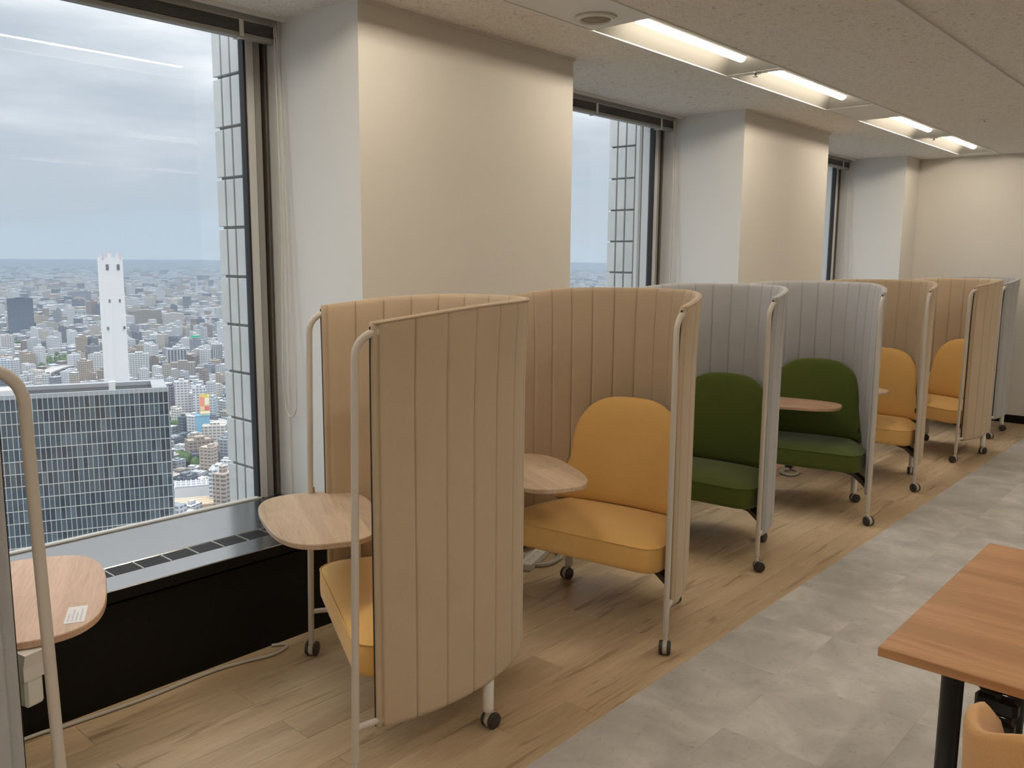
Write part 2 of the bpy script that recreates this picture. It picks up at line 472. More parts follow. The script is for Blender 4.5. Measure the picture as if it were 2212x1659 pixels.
# ------------------------------------------------------------------ sill counters with grilles
CL = ['black perimeter counter with air grille under the nearest large window', 'black perimeter counter under the middle window behind the beige booth', 'black perimeter counter under the farthest window']
for wi, (ya, yb) in enumerate(BAYS):
    c_ = thing('perimeter_counter', CL[wi], 'counter', (-3.1, (ya+yb)/2, 0), group='black counters under the windows')
    def cp(name, mb, m):
        mb.v = [(x+3.1, y-(ya+yb)/2, z) for x, y, z in mb.v]
        return mb.build(name, m, c_)
    cp('front_panel', MB().box(-2.83, -2.806, ya+.001, yb-.001, 0, .348), black_m)
    cp('recess', MB().box(-2.85, -2.826, ya+.001, yb-.001, .348, .362), gasket_m)
    top = cp('sill_board', MB().bbox(-3.412, -3.014, ya+.001, yb-.001, .362, .405, .003).bbox(-2.918, -2.786, ya+.001, yb-.001, .362, .405, .003), sill_m)
    top.data.materials.append(black_m)
    for p_ in top.data.polygons:
        if p_.normal.z < .5: p_.material_index = 1
    cp('grille_trough', MB().box(-3.014, -2.918, ya+.001, yb-.001, .34, .362), black_m)
    y = 1.3117-GRP*9.0 if wi == 0 else ya+.06
    gm = None
    while y+GRP < yb-.02:
        if y > ya+.01:
            if gm is None:
                g = MB(); gj = MB()
                for q in range(9):
                    xx = -.043+q*.0107
                    g.box(xx-.0013, xx+.0013, -GRP/2+.003, GRP/2-.003, -.02, -.002)
                    gj.box(xx-.0030, xx+.0030, GRP/2-.0045, GRP/2+.0010, -.008, .0006)
                gj.box(-.047, .047, GRP/2-.0030, GRP/2-.0005, -.022, -.004)
                gm = g.mesh('grille', grille_m); gjm = gj.mesh('grille_joint', steel_m)
            go = link('grille', gm, c_, (-2.966+3.1, y+GRP/2-(ya+yb)/2, .405))
            link('grille_joint', gjm, go)
        y += GRP

# ------------------------------------------------------------------ blinds
BL = ['grey venetian blind raised into a bundle above the nearest window', 'grey venetian blind raised above the middle window', 'grey venetian blind raised above the farthest window']
for wi, (ya, yb) in enumerate(BAYS):
    bl = thing('venetian_blind', BL[wi], 'blind', (-3.35, (ya+yb)/2, 2.41), group='raised blinds at the windows')
    def bp(name, mb, m, par=None):
        mb.v = [(x+3.35, y-(ya+yb)/2, z-2.41) for x, y, z in mb.v]
        return mb.build(name, m, par or bl)
    y0, y1 = ya+.012, yb-.014
    bp('head_rail', MB().bbox(-3.372, -3.322, y0, y1, 2.474, 2.512, .003), rail_m)
    st = MB()
    for q in range(11):
        z = 2.430+q*.0042
        st.box(-3.376+.0006*(q % 3), -3.324-.0006*((q+1) % 3), y0+.004, y1-.004, z, z+.0022)
    bp('slat_stack', st, blind_m)
    bp('bottom_rail', MB().bbox(-3.374, -3.326, y0, y1, 2.408, 2.428, .004), rail_m)
    for yy in (y1-.17, (y0+y1)/2, y0+.17):
        bp('ladder_tape', MB().box(-3.3235, -3.3215, yy-.010, yy+.010, 2.402, 2.476).box(-3.378, -3.3215, yy-.010, yy+.010, 2.4045, 2.4075), plastic_m)
    yc = yb-.035
    bp('cord_clip', MB().bbox(-3.326, -3.310, yc-.012, yc+.012, 2.47, 2.50, .002), rail_m)
    # pull cord: two strands joined by a hanging loop
    zb = .80
    path = [(-3.315, yc, 2.48), (-3.312, yc+.002, 2.2), (-3.309, yc+.004, 1.6), (-3.315, yc-.004, 1.2), (-3.322, yc-.006, .95)]
    for q in range(9):
        a = math.pi*q/8
        path.append((-3.280-.045*math.cos(a), yc+.006, zb+.06-.07*math.sin(a)))
    path += [(-3.236, yc+.01, 1.05), (-3.262, yc+.01, 1.35), (-3.285, yc+.012, 1.8), (-3.306, yc+.012, 2.3), (-3.312, yc+.006, 2.48)]
    bp('pull_cord', MB().tube(path, .0032, 6), plastic_m)

# ------------------------------------------------------------------ ceiling lights
def lamp_label(x, y):
    if x < -2:
        for y0, s in ((3.19, 'nearest lit ceiling light above the row of booths'), (4.48, 'second lit ceiling light in the row above the booths'), (6.39, 'third lit ceiling light in the row above the booths'), (7.63, 'farthest lit ceiling light by the end wall')):
            if abs(y-y0) < .02: return s
        return 'lit ceiling light in the window row, %s of those behind the view' % {-3.15: 'first', -1.90: 'second', -.01: 'third', 1.28: 'fourth'}[y]
    k_ = [-3.15, -1.90, -.01, 1.28, 3.19, 4.48, 6.39, 7.63].index(y)
    o_ = ('first', 'second', 'third', 'fourth', 'fifth', 'sixth', 'seventh', 'eighth')[k_]
    return 'lit ceiling light, %s of the row %s' % (o_, 'over the meeting table' if x < 1 else 'along the far side of the room')
HY = [(-3.15, -1.92), (-1.90, -.62), (-.01, 1.22), (1.28, 2.58), (3.19, 4.42), (4.48, 5.80), (6.39, 7.60), (7.63, 8.93)]
for ri, rx in enumerate(ROWS):
    for (a, c_) in HY:
        L = c_-a
        lt = thing('ceiling_light', lamp_label(rx, a), 'light', (rx, (a+c_)/2, CEIL), group='recessed tube lights row %d' % (ri+1))
        hb = MB(); w0, w1, hh = HW, .075, .085
        P = [(-w0, -L/2, 0), (w0, -L/2, 0), (w0, L/2, 0), (-w0, L/2, 0), (-w1, -L/2+.12, hh), (w1, -L/2+.12, hh), (w1, L/2-.12, hh), (-w1, L/2-.12, hh)]
        hb.add(P, [(0, 1, 5, 4), (1, 2, 6, 5), (2, 3, 7, 6), (3, 0, 4, 7), (4, 5, 6, 7)])
        Q = [(x*1.03, y*1.003, z+.006 if z > .01 else z) for x, y, z in P]
        hb.add(Q, [(4, 5, 1, 0), (5, 6, 2, 1), (6, 7, 3, 2), (7, 4, 0, 3), (7, 6, 5, 4)])
        hb.build('reflector', reflector_m, lt)
        tl = L/2-.13
        # LED bar: white body above, half-round diffuser that shines downwards only
        rr_, n_ = .025, 10
        sec = [(rr_*math.cos(math.pi+math.pi*i/n_), .046+rr_*.8*math.sin(math.pi+math.pi*i/n_)) for i in range(n_+1)]
        tb = MB().rings([[(x*k_, y, .046+(z-.046)*k_) for x, z in sec] for y, k_ in ((-tl, .6), (-tl+.008, 1), (tl-.008, 1), (tl, .6))])
        tb.build('diffuser', tube_m, lt)
        MB().bbox(-rr_-.001, rr_+.001, -tl, tl, .0465, .066, .004).build('lamp_body', whitemetal_m, lt)
        MB().bbox(-.02, .02, -tl+.02, tl-.02, .067, .084, .004).build('lamp_holder', whitemetal_m, lt)
    gaps = [(YN, -3.15), (-1.92, -1.90), (-.62, -.01), (1.22, 1.28), (2.58, 3.19), (4.42, 4.48), (5.80, 6.39), (7.60, 7.63), (8.93, YEND)]
    for gi, (a, c_) in enumerate(gaps):
        o = struct(MB().box(rx-HW, rx+HW, a, c_, CEIL-.001, CEIL+.03).build('trim_6', whitemetal_m))
    if ri == 0:
        sp = tag(link('ceiling_speaker', None, None, (-2.255, 3.036, CEIL-.001)), 'round ceiling speaker set in the white panel before the nearest light', 'speaker')
        MB().lathe([(.062, -.001), (.066, -.012), (.078, -.014), (.088, -.009), (.090, 0)], n=40).build('rim', whitemetal_m, sp)
        MB().lathe([(.0001, -.006), (.063, -.006), (.063, -.002), (.0001, -.002)], n=40).build('mesh_cover', mesh_m, sp)
        for yy, lb in ((4.45, 'small sprinkler head between the two nearest ceiling lights'), (7.615, 'small sprinkler head between the two farthest ceiling lights')):
            so = tag(link('fire_sprinkler', None, None, (-2.23, yy, CEIL-.001)), lb, 'sprinkler', 'sprinkler heads in the light row')
            MB().lathe([(.004, -.003), (.030, -.004), (.032, 0)], n=20).build('rosette', steel_m, so)
            MB().lathe([(.004, -.022), (.013, -.021), (.013, -.018), (.005, -.016), (.006, -.004)], n=12).build('nozzle', steel_m, so)
pt = tag(link('fire_sprinkler', None, None, (-1.695, 6.91, CEIL)), 'round flush sprinkler cover on the ceiling at far right', 'sprinkler')
MB().lathe([(.0001, -.007), (.040, -.007), (.050, -.001), (.050, .001)], n=28).build('cover', whitemetal_m, pt)
MB().lathe([(.0001, -.016), (.007, -.014), (.008, -.005)], n=12).build('nozzle', steel_m, pt)

# ------------------------------------------------------------------ booth chairs
def ell(a, D, y0, n, t):
    c, s = math.cos(t), math.sin(t)
    return (a*math.copysign(abs(c)**(2/n), c), y0+(D-y0)*abs(s)**(2/n))
A_, D_, Y0_, NE = .415, .652, .066, 1.87
def shell_curve():
    pts = [ell(A_, D_, Y0_, NE, math.pi*i/800) for i in range(801)]
    s = [0]
    for i in range(1, 801): s.append(s[-1]+math.dist(pts[i], pts[i-1]))
    return pts, s
CP, CS = shell_curve()
def at_s(q):
    q = max(0, min(CS[-1], q))
    lo, hi = 0, 800
    while hi-lo > 1:
        m_ = (lo+hi)//2
        if CS[m_] <= q: lo = m_
        else: hi = m_
    f = (q-CS[lo])/(CS[hi]-CS[lo])
    p = (CP[lo][0]+(CP[hi][0]-CP[lo][0])*f, CP[lo][1]+(CP[hi][1]-CP[lo][1])*f)
    i0, i1 = max(0, lo-6), min(800, hi+6)
    tx, ty = CP[i1][0]-CP[i0][0], CP[i1][1]-CP[i0][1]
    l = math.hypot(tx, ty)
    return p, (ty/l, -tx/l)          # outward normal
def back_w(y): 
    f = max(0, min(1, (y-Y0_)/(D_-Y0_)))
    return f
ZT = lambda y: 1.327+.045*math.sin(min(1, back_w(y)*1.15)*math.pi/2)
ZB = lambda y: .160+.032*back_w(y)
def flare(z): 
    f = max(0, (z-1.02)/.33); return .013*f*f
def make_shell():
    total = CS[-1]; nch = 15; bind = .020
    cw = (total-2*bind)/nch
    cols = [(0, 0.0), (bind*.5, 1.0)]
    us = [0, .014, .05, .14, .32, .5, .68, .86, .95, .986]
    for c in range(nch):
        for u in us:
            q = bind+cw*(c+u)
            bl_ = 0.0 if u == 0 else .62 if u in (.014, .986) else .82+.18*(1-abs(2*u-1)**4)
            cols.append((q, bl_))
    cols += [(total-bind, 0.0), (total-bind*.5, 1.0), (total, 0.0)]
    zs = [0, .012, .05, .2, .4, .6, .78, .88, .94, .975, .99]
    T = .0175
    rings = []
    for q, bl_ in cols:
        (px, py), (nx, ny) = at_s(q)
        zb, zt = ZB(py), ZT(py)
        ring = []
        def add(o, z): 
            fl = flare(z); ring.append((px+nx*(o+fl), py+ny*(o+fl), z))
        h = T-.0095+.0095*bl_
        for z_ in zs: add(h*(1 if .01 < z_ < .985 else .82), zb+(zt-zb)*z_)
        add(h*.62, zt+.0035); add(h*.25, zt+.005); add(-h*.25, zt+.005); add(-h*.62, zt+.0035)
        for z_ in reversed(zs): add(-h*(1 if .01 < z_ < .985 else .82), zb+(zt-zb)*z_)
        rings.append(ring)
    mb = MB()
    mb.rings(rings)
    return mb
def make_piping():
    # thin welt running along the rim of the shell
    path = []
    for i in range(61):
        q = CS[-1]*(.004+.992*i/60)
        (px, py), (nx, ny) = at_s(q)
        z = ZT(py); o = .0135+flare(z)
        path.append((px+nx*o, py+ny*o, z))
    return MB().tube(path, .0032, 6)
def make_zip(sx):
    mb = MB()
    (px, py), (nx, ny) = at_s(0 if sx > 0 else CS[-1])
    pts = []
    z0, z1 = ZB(py)+.004, ZT(py)-.008
    for i in range(13):
        z = z0+(z1-z0)*i/12
        fl = flare(z)
        pts.append((px+nx*(fl+.001), py-.0015, z))
    r = []
    for (x, y, z) in pts: r.append([(x-.0034, y-.001, z), (x+.0034, y-.001, z), (x+.0034, y+.004, z), (x-.0034, y+.004, z)])
    return mb.rings(r, smooth=False)
def seat_outline(n=64, inset=0.0):
    # front straight edge with round corners, sides following the shell
    pts = []
    fx, fy, rc = .372-inset, .02+inset, .075
    def side(y):
        f = (1-max(0, min(1, (y-.066)/(.615-.066)))**1.87)**(1/1.87)
        return min(fx, (.386-inset)*f)
    pts.append((0, fy))
    for i in range(1, 9): pts.append(((fx-rc)*i/8, fy))
    for i in range(1, 9):
        a = -math.pi/2+math.pi/2*i/8
        pts.append((fx-rc+rc*math.cos(a), fy+rc+rc*math.sin(a)))
    yb_ = .47-inset
    for i in range(1, 13):
        y = fy+rc+(yb_-fy-rc)*i/12
        pts.append((side(y), y))
    xe = pts[-1][0]
    for i in range(1, 7): pts.append((xe*(1-i/6), yb_+.02*math.sin(i/6*math.pi/2)))
    left = [(-x, y) for x, y in reversed(pts[1:-1])]
    return pts+left
def make_seat():
    rings = []
    for ins, z in ((.03, .282), (.008, .284), (.001, .292), (0, .31), (0, .345), (.001, .378), (.003, .384), (.0045, .3855), (.012, .392), (.03, .402), (.06, .412), (.10, .419), (.15, .424)):
        rings.append([(x, y, z) for x, y in seat_outline(inset=ins)])
    return MB().rings(rings)
def make_seat_welt():
    return MB().tube([(x, y, .3855) for x, y in seat_outline(inset=.0015)], .0026, 6, closed=True)
def make_back():
    # domed pad, front face slightly hollow, edges thin
    rings = []
    nb = 48
    def outline(sc):
        pts = []
        zb, zs, zt = .405, .60, .888
        hw0, hw1 = .322, .272
        zc = (zb+zt)/2
        o = []
        for i in range(9): o.append((hw0*(1-2*i/8)*-1, zb))             # bottom left->right
        for i in range(1, 9):
            z = zb+(zs-zb)*i/8; o.append((hw0+(hw1-hw0)*(i/8), z))
        for i in range(1, 24):
            a = math.pi*i/24
            c, s = math.cos(a), math.sin(a)
            o.append((hw1*math.copysign(abs(c)**(2/2.9), c), zs+(zt-zs)*s**(2/2.9)))
        for i in range(8, 0, -1):
            z = zb+(zs-zb)*i/8; o.append((-(hw0+(hw1-hw0)*(i/8)), z))
        return [(x*sc, zc+(z-zc)*sc) for x, z in o]
    def yf(x, z): return .432+.085*(z-.4)/.48-.50*x*x
    for sc, fr in ((.55, -.002), (.80, .000), (.93, .006), (.98, .014), (1.0, .026), (.99, .036), (.95, .05), (.85, .055)):
        rings.append([(x, yf(x, z)+fr*(1 if fr < .03 else max(.15, 1-(abs(x)/.31)**2*.8)), z) for x, z in outline(sc)])
    return MB().rings(rings)
def make_post(sx):
    lean = .024
    x = sx*.435
    def pt_(y, z): return (x-sx*.008*(z/1.3), y+lean*(z/1.3), z)
    path = [pt_(0, .078), pt_(0, .4), pt_(0, .8), pt_(0, 1.15), pt_(0, 1.238)]
    rb = .068
    for i in range(1, 8):
        a = math.pi/2*i/7
        path.append(pt_(rb-rb*math.cos(a), 1.238+rb*math.sin(a)))
    path.append(pt_(.082, 1.305))
    return MB().tube(path, .0112, 12)
def make_rung(sx):
    return MB().tube([(sx*.435, .004, .178), (sx*.428, .04, .181), (sx*.415, .095, .183)], .0095, 10)
def make_leg(sx):
    return MB().lathe([(.012, .060), (.018, .062), (.0185, .075), (.0185, .282), (.012, .284)], (sx*.276, .460, 0), n=16)
CR, CW = .0275, .0135
def make_wheel(side):
    return MB().lathe([(.006, -CW/2), (CR-.005, -CW/2), (CR-.001, -CW/2+.002), (CR, 0), (CR-.001, CW/2-.002), (CR-.005, CW/2), (.006, CW/2)], (side*.0155, .012, CR), 'x', 20)
def make_hub():
    m_ = MB().lathe([(.004, -.0085), (CR-.002, -.0085), (CR-.001, 0), (CR-.002, .0085), (.004, .0085)], (0, .012, CR+.001), 'x', 20)
    return m_.lathe([(.008, .045), (.010, .048), (.010, .062), (.0075, .064), (.0075, .08)], n=12)
def make_under(sx):
    # arm from under the seat down to the shell, tapering plate
    mb = MB()
    prof = [(.10, .284, .02), (.22, .282, .02), (.31, .262, .022), (.365, .225, .03), (.398, .185, .022)]
    r_ = []
    for (x, z, h) in prof: r_.append([(sx*x, .16, z-h), (sx*x, .235, z-h), (sx*x, .235, z), (sx*x, .16, z)])
    return mb.rings(r_, smooth=False)
def table_outline(hl=.305, hd=.188, n=56, e=3.0):
    o = []
    for i in range(n):
        a = 2*math.pi*i/n
        c, s = math.cos(a), math.sin(a)
        x, y = hl*math.copysign(abs(c)**(2/e), c), hd*math.copysign(abs(s)**(2/e), s)
        o.append((x, y*(1-.12*x/hl)))
    return o
def make_table():
    rings = []
    for ins, z in ((.012, -.019), (.003, -.0185), (0, -.016), (0, -.003), (.0015, -.0005), (.004, 0)):
        rings.append([(x*(1-ins/.305), y*(1-ins/.188), z) for x, y in table_outline()])
    return MB().rings(rings, smooth=False)

ME = {}
def cached(key, f, m):
    k = (key, m.name)
    if k not in ME: ME[k] = f().mesh(key, m)
    return ME[k]

BOOTHS = [  # front-right post x,y ; rotation ; shell ; seat ; table (local centre x,y, rotation, material) ; label
    dict(fl=(-1.66, .573), th=175, shell=grey_f, seat=green_f, tab=(.237, -.104, -22, cherry_m, 1), y0=-.012,
         label='grey booth chair with green seat, cut off by the left edge of the picture'),
    dict(fr=(-1.838, 1.398), th=-27, shell=beige_f, seat=yellow_f, tab=(-.14, .005, 0, oak_m, -1),
         label='nearest whole beige booth chair, yellow seat turned towards the window'),
    dict(fr=(-1.638, 2.734), th=7, shell=beige_f, seat=yellow_f, tab=(-.17, -.03, -33, oak_m, -1),
         label='beige booth chair with open yellow seat beside the grey booths, second in the row'),
    dict(fr=(-1.78, 3.798), th=3, shell=grey_f, seat=green_f, tab=(-.33, .15, -40, oak_m, -1),
         label='grey booth chair with green seat just behind the open beige one'),
    dict(fr=(-1.651, 4.932), th=10, shell=grey_f, seat=green_f, tab=(-.09, .21, 4, cherry_m, -1),
         label='grey booth chair with green seat and reddish wooden table in mid row'),
    dict(fr=(-1.689, 5.898), th=0, shell=beige_f, seat=yellow_f, tab=(-.09, .05, -10, oak_m, -1),
         label='beige booth chair with yellow seat right behind the second grey one'),
    dict(fr=(-1.719, 6.97), th=-27.5, shell=beige_f, seat=yellow_f, tab=(-.2, .0, -10, oak_m, -1),
         label='farther beige booth chair showing the outside of its ribbed screen'),
    dict(fr=(-1.765, 8.156), th=-18, shell=grey_f, seat=green_f, tab=(-.2, .0, -10, oak_m, -1),
         label='grey booth chair last in the row beside the end wall'),
]
SW = random.Random(3)
CAST = {2: {'fr': 200, 'rr': 75}, 1: {'fl': 60}}
for bi, B in enumerate(BOOTHS):
    th = R(B['th']); c_, s_ = math.cos(th), math.sin(th)
    if 'fr' in B: O = (B['fr'][0]-.435*c_, B['fr'][1]-.435*s_, 0)
    else: O = (B['fl'][0]+.435*c_, B['fl'][1]+.435*s_, 0)
    root = thing('booth_chair', B['label'], 'chair', O, th, 'booth chairs in a row along the windows')
    sh = link('screen_shell', cached('screen_shell', make_shell, B['shell']), root)
    link('piping', cached('piping', make_piping, B['shell']), sh)
    for sx in (1, -1): link('zipper', cached('zipper%d' % sx, lambda: make_zip(sx), zip_m), sh)
    st = link('seat', cached('seat', make_seat, B['seat']), root)
    link('welt', cached('welt', make_seat_welt, B['seat']), st)
    bk = link('backrest', cached('backrest', make_back, B['seat']), root)
    link('care_tag', cached('care_tag', lambda: MB().box(.2895, .2925, .398, .412, .455, .49), zip_m), bk)
    for sx in (1, -1):
        po = link('post', cached('post%d' % sx, lambda: make_post(sx), post_m), root)
        link('rung', cached('rung%d' % sx, lambda: make_rung(sx), post_m), po)
        link('rear_leg', cached('rear_leg%d' % sx, lambda: make_leg(sx), leg_m), root)
        link('support_arm', cached('support_arm%d' % sx, lambda: make_under(sx), under_m), root)
        for (cx_, cy_, key) in ((sx*.435, 0, 'fr' if sx > 0 else 'fl'), (sx*.276, .460, 'rr' if sx > 0 else 'rl')):
            ang = R(CAST.get(bi, {}).get(key, SW.uniform(0, 360)))
            ca = link('caster', cached('caster', make_hub, hub_m), root, (cx_, cy_, 0), ang)
            for w in (-1, 1): link('wheel', cached('wheel%d' % w, lambda: make_wheel(w), wheel_m), ca)
    link('seat_beam', cached('seat_beam', lambda: MB().bbox(-.30, .30, .15, .24, .262, .284, .004), under_m), root)
    tx, ty, ta, tm, sd = B['tab']
    tp = link('tabletop', cached('tabletop', make_table, tm), root, (tx, ty, .64), R(ta))
    px = sd*.352 if sd < 0 else .352
    # slim pole beside the seat and flat arm carrying the top
    link('table_pole', MB().lathe([(.012, .29), (.0125, .30), (.0125, .612), (.010, .618)], (px, .168, 0), n=14).mesh('table_pole', leg_m), root)
    dx, dy = tx-px, ty-.168
    ln = math.hypot(dx, dy); ux, uy = dx/ln, dy/ln
    def arm_ring(d, w, z0, z1):
        x, y = px+ux*d, .168+uy*d
        return [(x-uy*w, y+ux*w, z0), (x+uy*w, y-ux*w, z0), (x+uy*w, y-ux*w, z1), (x-uy*w, y+ux*w, z1)]
    link('table_arm', MB().rings([arm_ring(-.02, .022, .600, .620), arm_ring(ln*.5, .03, .603, .620), arm_ring(ln+.05, .045, .610, .6205)], smooth=False).mesh('table_arm', leg_m), root)
    if bi == 0:
        # angled steel bracket and socket box hanging under the near table
        br = MB().rings([[(-.035, -.030, -.02), (.085, -.022, -.02), (.085, .022, -.02), (-.035, .030, -.02)], [(-.022, -.028, -.055), (.030, -.024, -.055), (.030, .024, -.055), (-.022, .028, -.055)], [(-.020, -.026, -.088), (.020, -.024, -.088), (.020, .024, -.088), (-.020, .026, -.088)]], smooth=False)
        q = link('bracket', br.mesh('bracket', leg_m), root, (-.051, -.035, .64), R(20))
        link('socket_box', MB().bbox(-.017, .017, -.022, .022, -.155, -.088, .006).mesh('socket_box', plastic_m), q)
        stk = link('paper_label', MB().box(-.052, .052, -.022, .022, 0, .0006).mesh('paper_label', paper_m), tp, (-.178, -.133, .0002), R(0))
        ln_ = MB()
        for q_ in range(4):
            ln_.box(-.042, .010+.022*(q_ % 2), .0125-.009*q_, .0165-.009*q_, .0006, .0008)
        link('print', ln_.mesh('print', ink_m), tp, (-.178, -.133, .0002))
    if bi == 1:
        link('sticker', MB().box(-.4355-.0116, -.4355+.006, -.0125+.016, .012+.016, .585, .66).mesh('sticker', orange_m), root)

# ------------------------------------------------------------------ cables on the floor
def smooth_path(P, n=8):
    P = [Vector(p) for p in P]; out = []
    for i in range(len(P)-1):
        p0 = P[max(0, i-1)]; p1 = P[i]; p2 = P[i+1]; p3 = P[min(len(P)-1, i+2)]
        for k_ in range(n):
            t_ = k_/n
            out.append(.5*((2*p1)+(p2-p0)*t_+(2*p0-5*p1+4*p2-p3)*t_*t_+(3*p1-p0-3*p2+p3)*t_**3))
    out.append(P[-1]); return out
CZ = .0075
P = [(-2.77, .45, CZ), (-2.785, .86, CZ), (-2.772, .956, CZ), (-2.757, 1.20, CZ), (-2.766, 1.467, CZ), (-2.748, 1.587, CZ), (-2.722, 1.689, CZ), (-2.738, 1.762, CZ), (-2.768, 1.772, CZ), (-2.792, 1.735, CZ)]
tag(MB().tube(smooth_path(P), .0062, 8).build('power_cable', cable_m), 'grey power cable lying along the foot of the black counter', 'cable')
ps = thing('power_strip', 'white power strip with coiled cord under the open yellow booth seat', 'power strip', (-2.66, 3.16, 0), R(20))
MB().bbox(-.032, .032, -.14, .14, .0, .036, .004).build('body', plastic_m, ps)
for q in range(4):
    so = MB().bbox(-.018, .018, -.10+q*.062, -.06+q*.062, .035, .0385, .002).build('socket', plastic_m, ps)
    MB().box(-.006, -.003, -.086+q*.062, -.074+q*.062, .0385, .039).box(.003, .006, -.086+q*.062, -.074+q*.062, .0385, .039).build('slot', gasket_m, so)
def coil(rx, ry, turns, r, seed):
    q = random.Random(seed); out = []
    for i in range(turns*28):
        a = 2*math.pi*i/28; kx = 1+.10*math.sin(i*.07+seed)
        out.append((rx*kx*math.cos(a)+.006*math.sin(i*.11), ry*kx*math.sin(a), r+.0018*i/28*r/.005))
    return out
MB().tube([(x+.02, y+.06, z) for x, y, z in coil(.085, .125, 4, .006, 1)], .0058, 8).build('cord', cable_m, ps)
o = MB().tube(coil(.055, .10, 4, .006, 4), .0058, 8).build('cable_coil', cable_m, None, (-2.50, 5.80, 0), R(25))
tag(o, 'coiled grey cable on the floor under the green seat with the reddish table', 'cable')

# ------------------------------------------------------------------ meeting table, chair and rug at lower right
dk = thing('meeting_table', 'brown wooden meeting table with round black legs at lower right', 'table', (-.544, 1.743, 0))
TW, TD = 1.8, .892
MB().bbox(0, TW, 0, TD, .700, .720, .0015).build('tabletop', desk_m, dk)
for (lx, ly) in ((.120, .10), (.120, TD-.1), (TW-.135, .10), (TW-.135, TD-.1)):
    MB().lathe([(.030, 0), (.030, .008), (.021, .012), (.0215, .69), (.04, .692), (.04, .70)], (lx, ly, 0), n=24).build('leg', blackmetal_m, dk)
MB().box(.135, TW-.135, .085, .115, .67, .70).box(.135, TW-.135, TD-.115, TD-.085, .67, .70).build('rail', blackmetal_m, dk)
# cable spine of stacked vertebrae
sp = MB().lathe([(.03, .695), (.036, .70), (.02, .70)], (0, 0, 0), n=12).build('cable_spine', blackmetal_m, dk, (.182, .20, 0))
zz = .655; q = 0
vme = MB().bbox(-.042, .042, -.016, .016, 0, .040, .008).box(-.006, .006, -.01, .01, -.012, .0).mesh('vertebra', blackmetal_m)
while zz > .02:
    link('vertebra', vme, sp, (.004*math.sin(q*1.3), .006*math.sin(q), zz), R(8*math.sin(q*2.1)))
    zz -= .048; q += 1

# tub chair pushed to the table
ch = thing('tub_chair', 'tan fabric tub chair pushed up to the brown meeting table', 'chair', (-.060, 1.665, 0), R(2))
def lerp_tab(q, tab):
    for (a0, v0), (a1, v1) in zip(tab, tab[1:]):
        if q <= a1: return v0+(v1-v0)*(q-a0)/(a1-a0)
    return tab[-1][1]
def tub():
    n, rings = 48, []
    prof = [(.60, .40, 0), (.80, .405, 0), (.93, .44, 0), (.985, .55, .3), (1.0, 1.0, 1), (.985, 1.02, 1), (.955, 1.025, 1), (.925, 1.015, 1), (.90, .97, 1), (.86, .60, .3), (.80, .47, 0), (.6, .455, 0)]
    for (k_, zf, tp_) in prof:
        ring = []
        for i in range(n):
            a = 2*math.pi*i/n
            x, y = (math.copysign(abs(v_)**.5, v_) for v_ in (math.cos(a), math.sin(a)))
            # rim is high at the back (-y) and falls to arms at the front
            rim = lerp_tab(y, [(-1, .735), (-.6, .738), (-.3, .728), (0, .70), (.3, .66), (.55, .58), (.8, .52), (1, .50)])
            if y < -.7: rim += .07*(1-x*x)*min(1, (-.7-y)/.25)
            z = zf if zf <= .5 else (.45+(rim-.45)*((zf-.5)/.5) if zf <= 1 else rim+(zf-1)*.6)
            g = k_*(1-.06*max(0, y))
            lean = .03*max(0, z-.45)/.3
            ring.append((x*.272*g*(1+lean), y*.245*g*(1+lean), z))
        rings.append(ring)
    return MB().rings(rings)
tub().build('shell', tan_f, ch)
MB().rings([[(.225*k_*math.cos(2*math.pi*i/32), .02+.18*k_*math.sin(2*math.pi*i/32), z) for i in range(32)] for k_, z in ((.9, .44), (1, .455), (1, .48), (.93, .495), (.6, .50))]).build('seat_cushion', tan_f, ch)
for (sx, sy) in ((1, 1), (1, -1), (-1, 1), (-1, -1)):
    MB().tube([(sx*.16, sy*.15, .41), (sx*.22, sy*.21, 0.0)], [.014, .010], 12).build('leg', blackmetal_m, ch)

rug_m = mat('moss_pile', (.10, .14, .03), 1.0, spec=.05)
t, b = nodes(rug_m); mp = objcoord(t, (1, 1, 1), False); n1 = N(t, 'ShaderNodeTexNoise', i_Scale=45.0, i_Detail=5.0); t.links.new(mp.outputs[0], n1.inputs[0])
ra = ramp(t, [(.3, (.05, .075, .015)), (.55, (.14, .17, .045)), (.75, (.30, .30, .12))]); t.links.new(n1.outputs[0], ra.inputs[0]); t.links.new(ra.outputs[0], b.inputs['Base Color']); bump(t, b, n1.outputs[0], 1.0, .01)
tag(MB().bbox(-.50, 1.2, 3.10, 4.2, 0, .012, .004).build('moss_rug', rug_m), 'mossy green rug on the floor beyond the meeting table', 'rug')

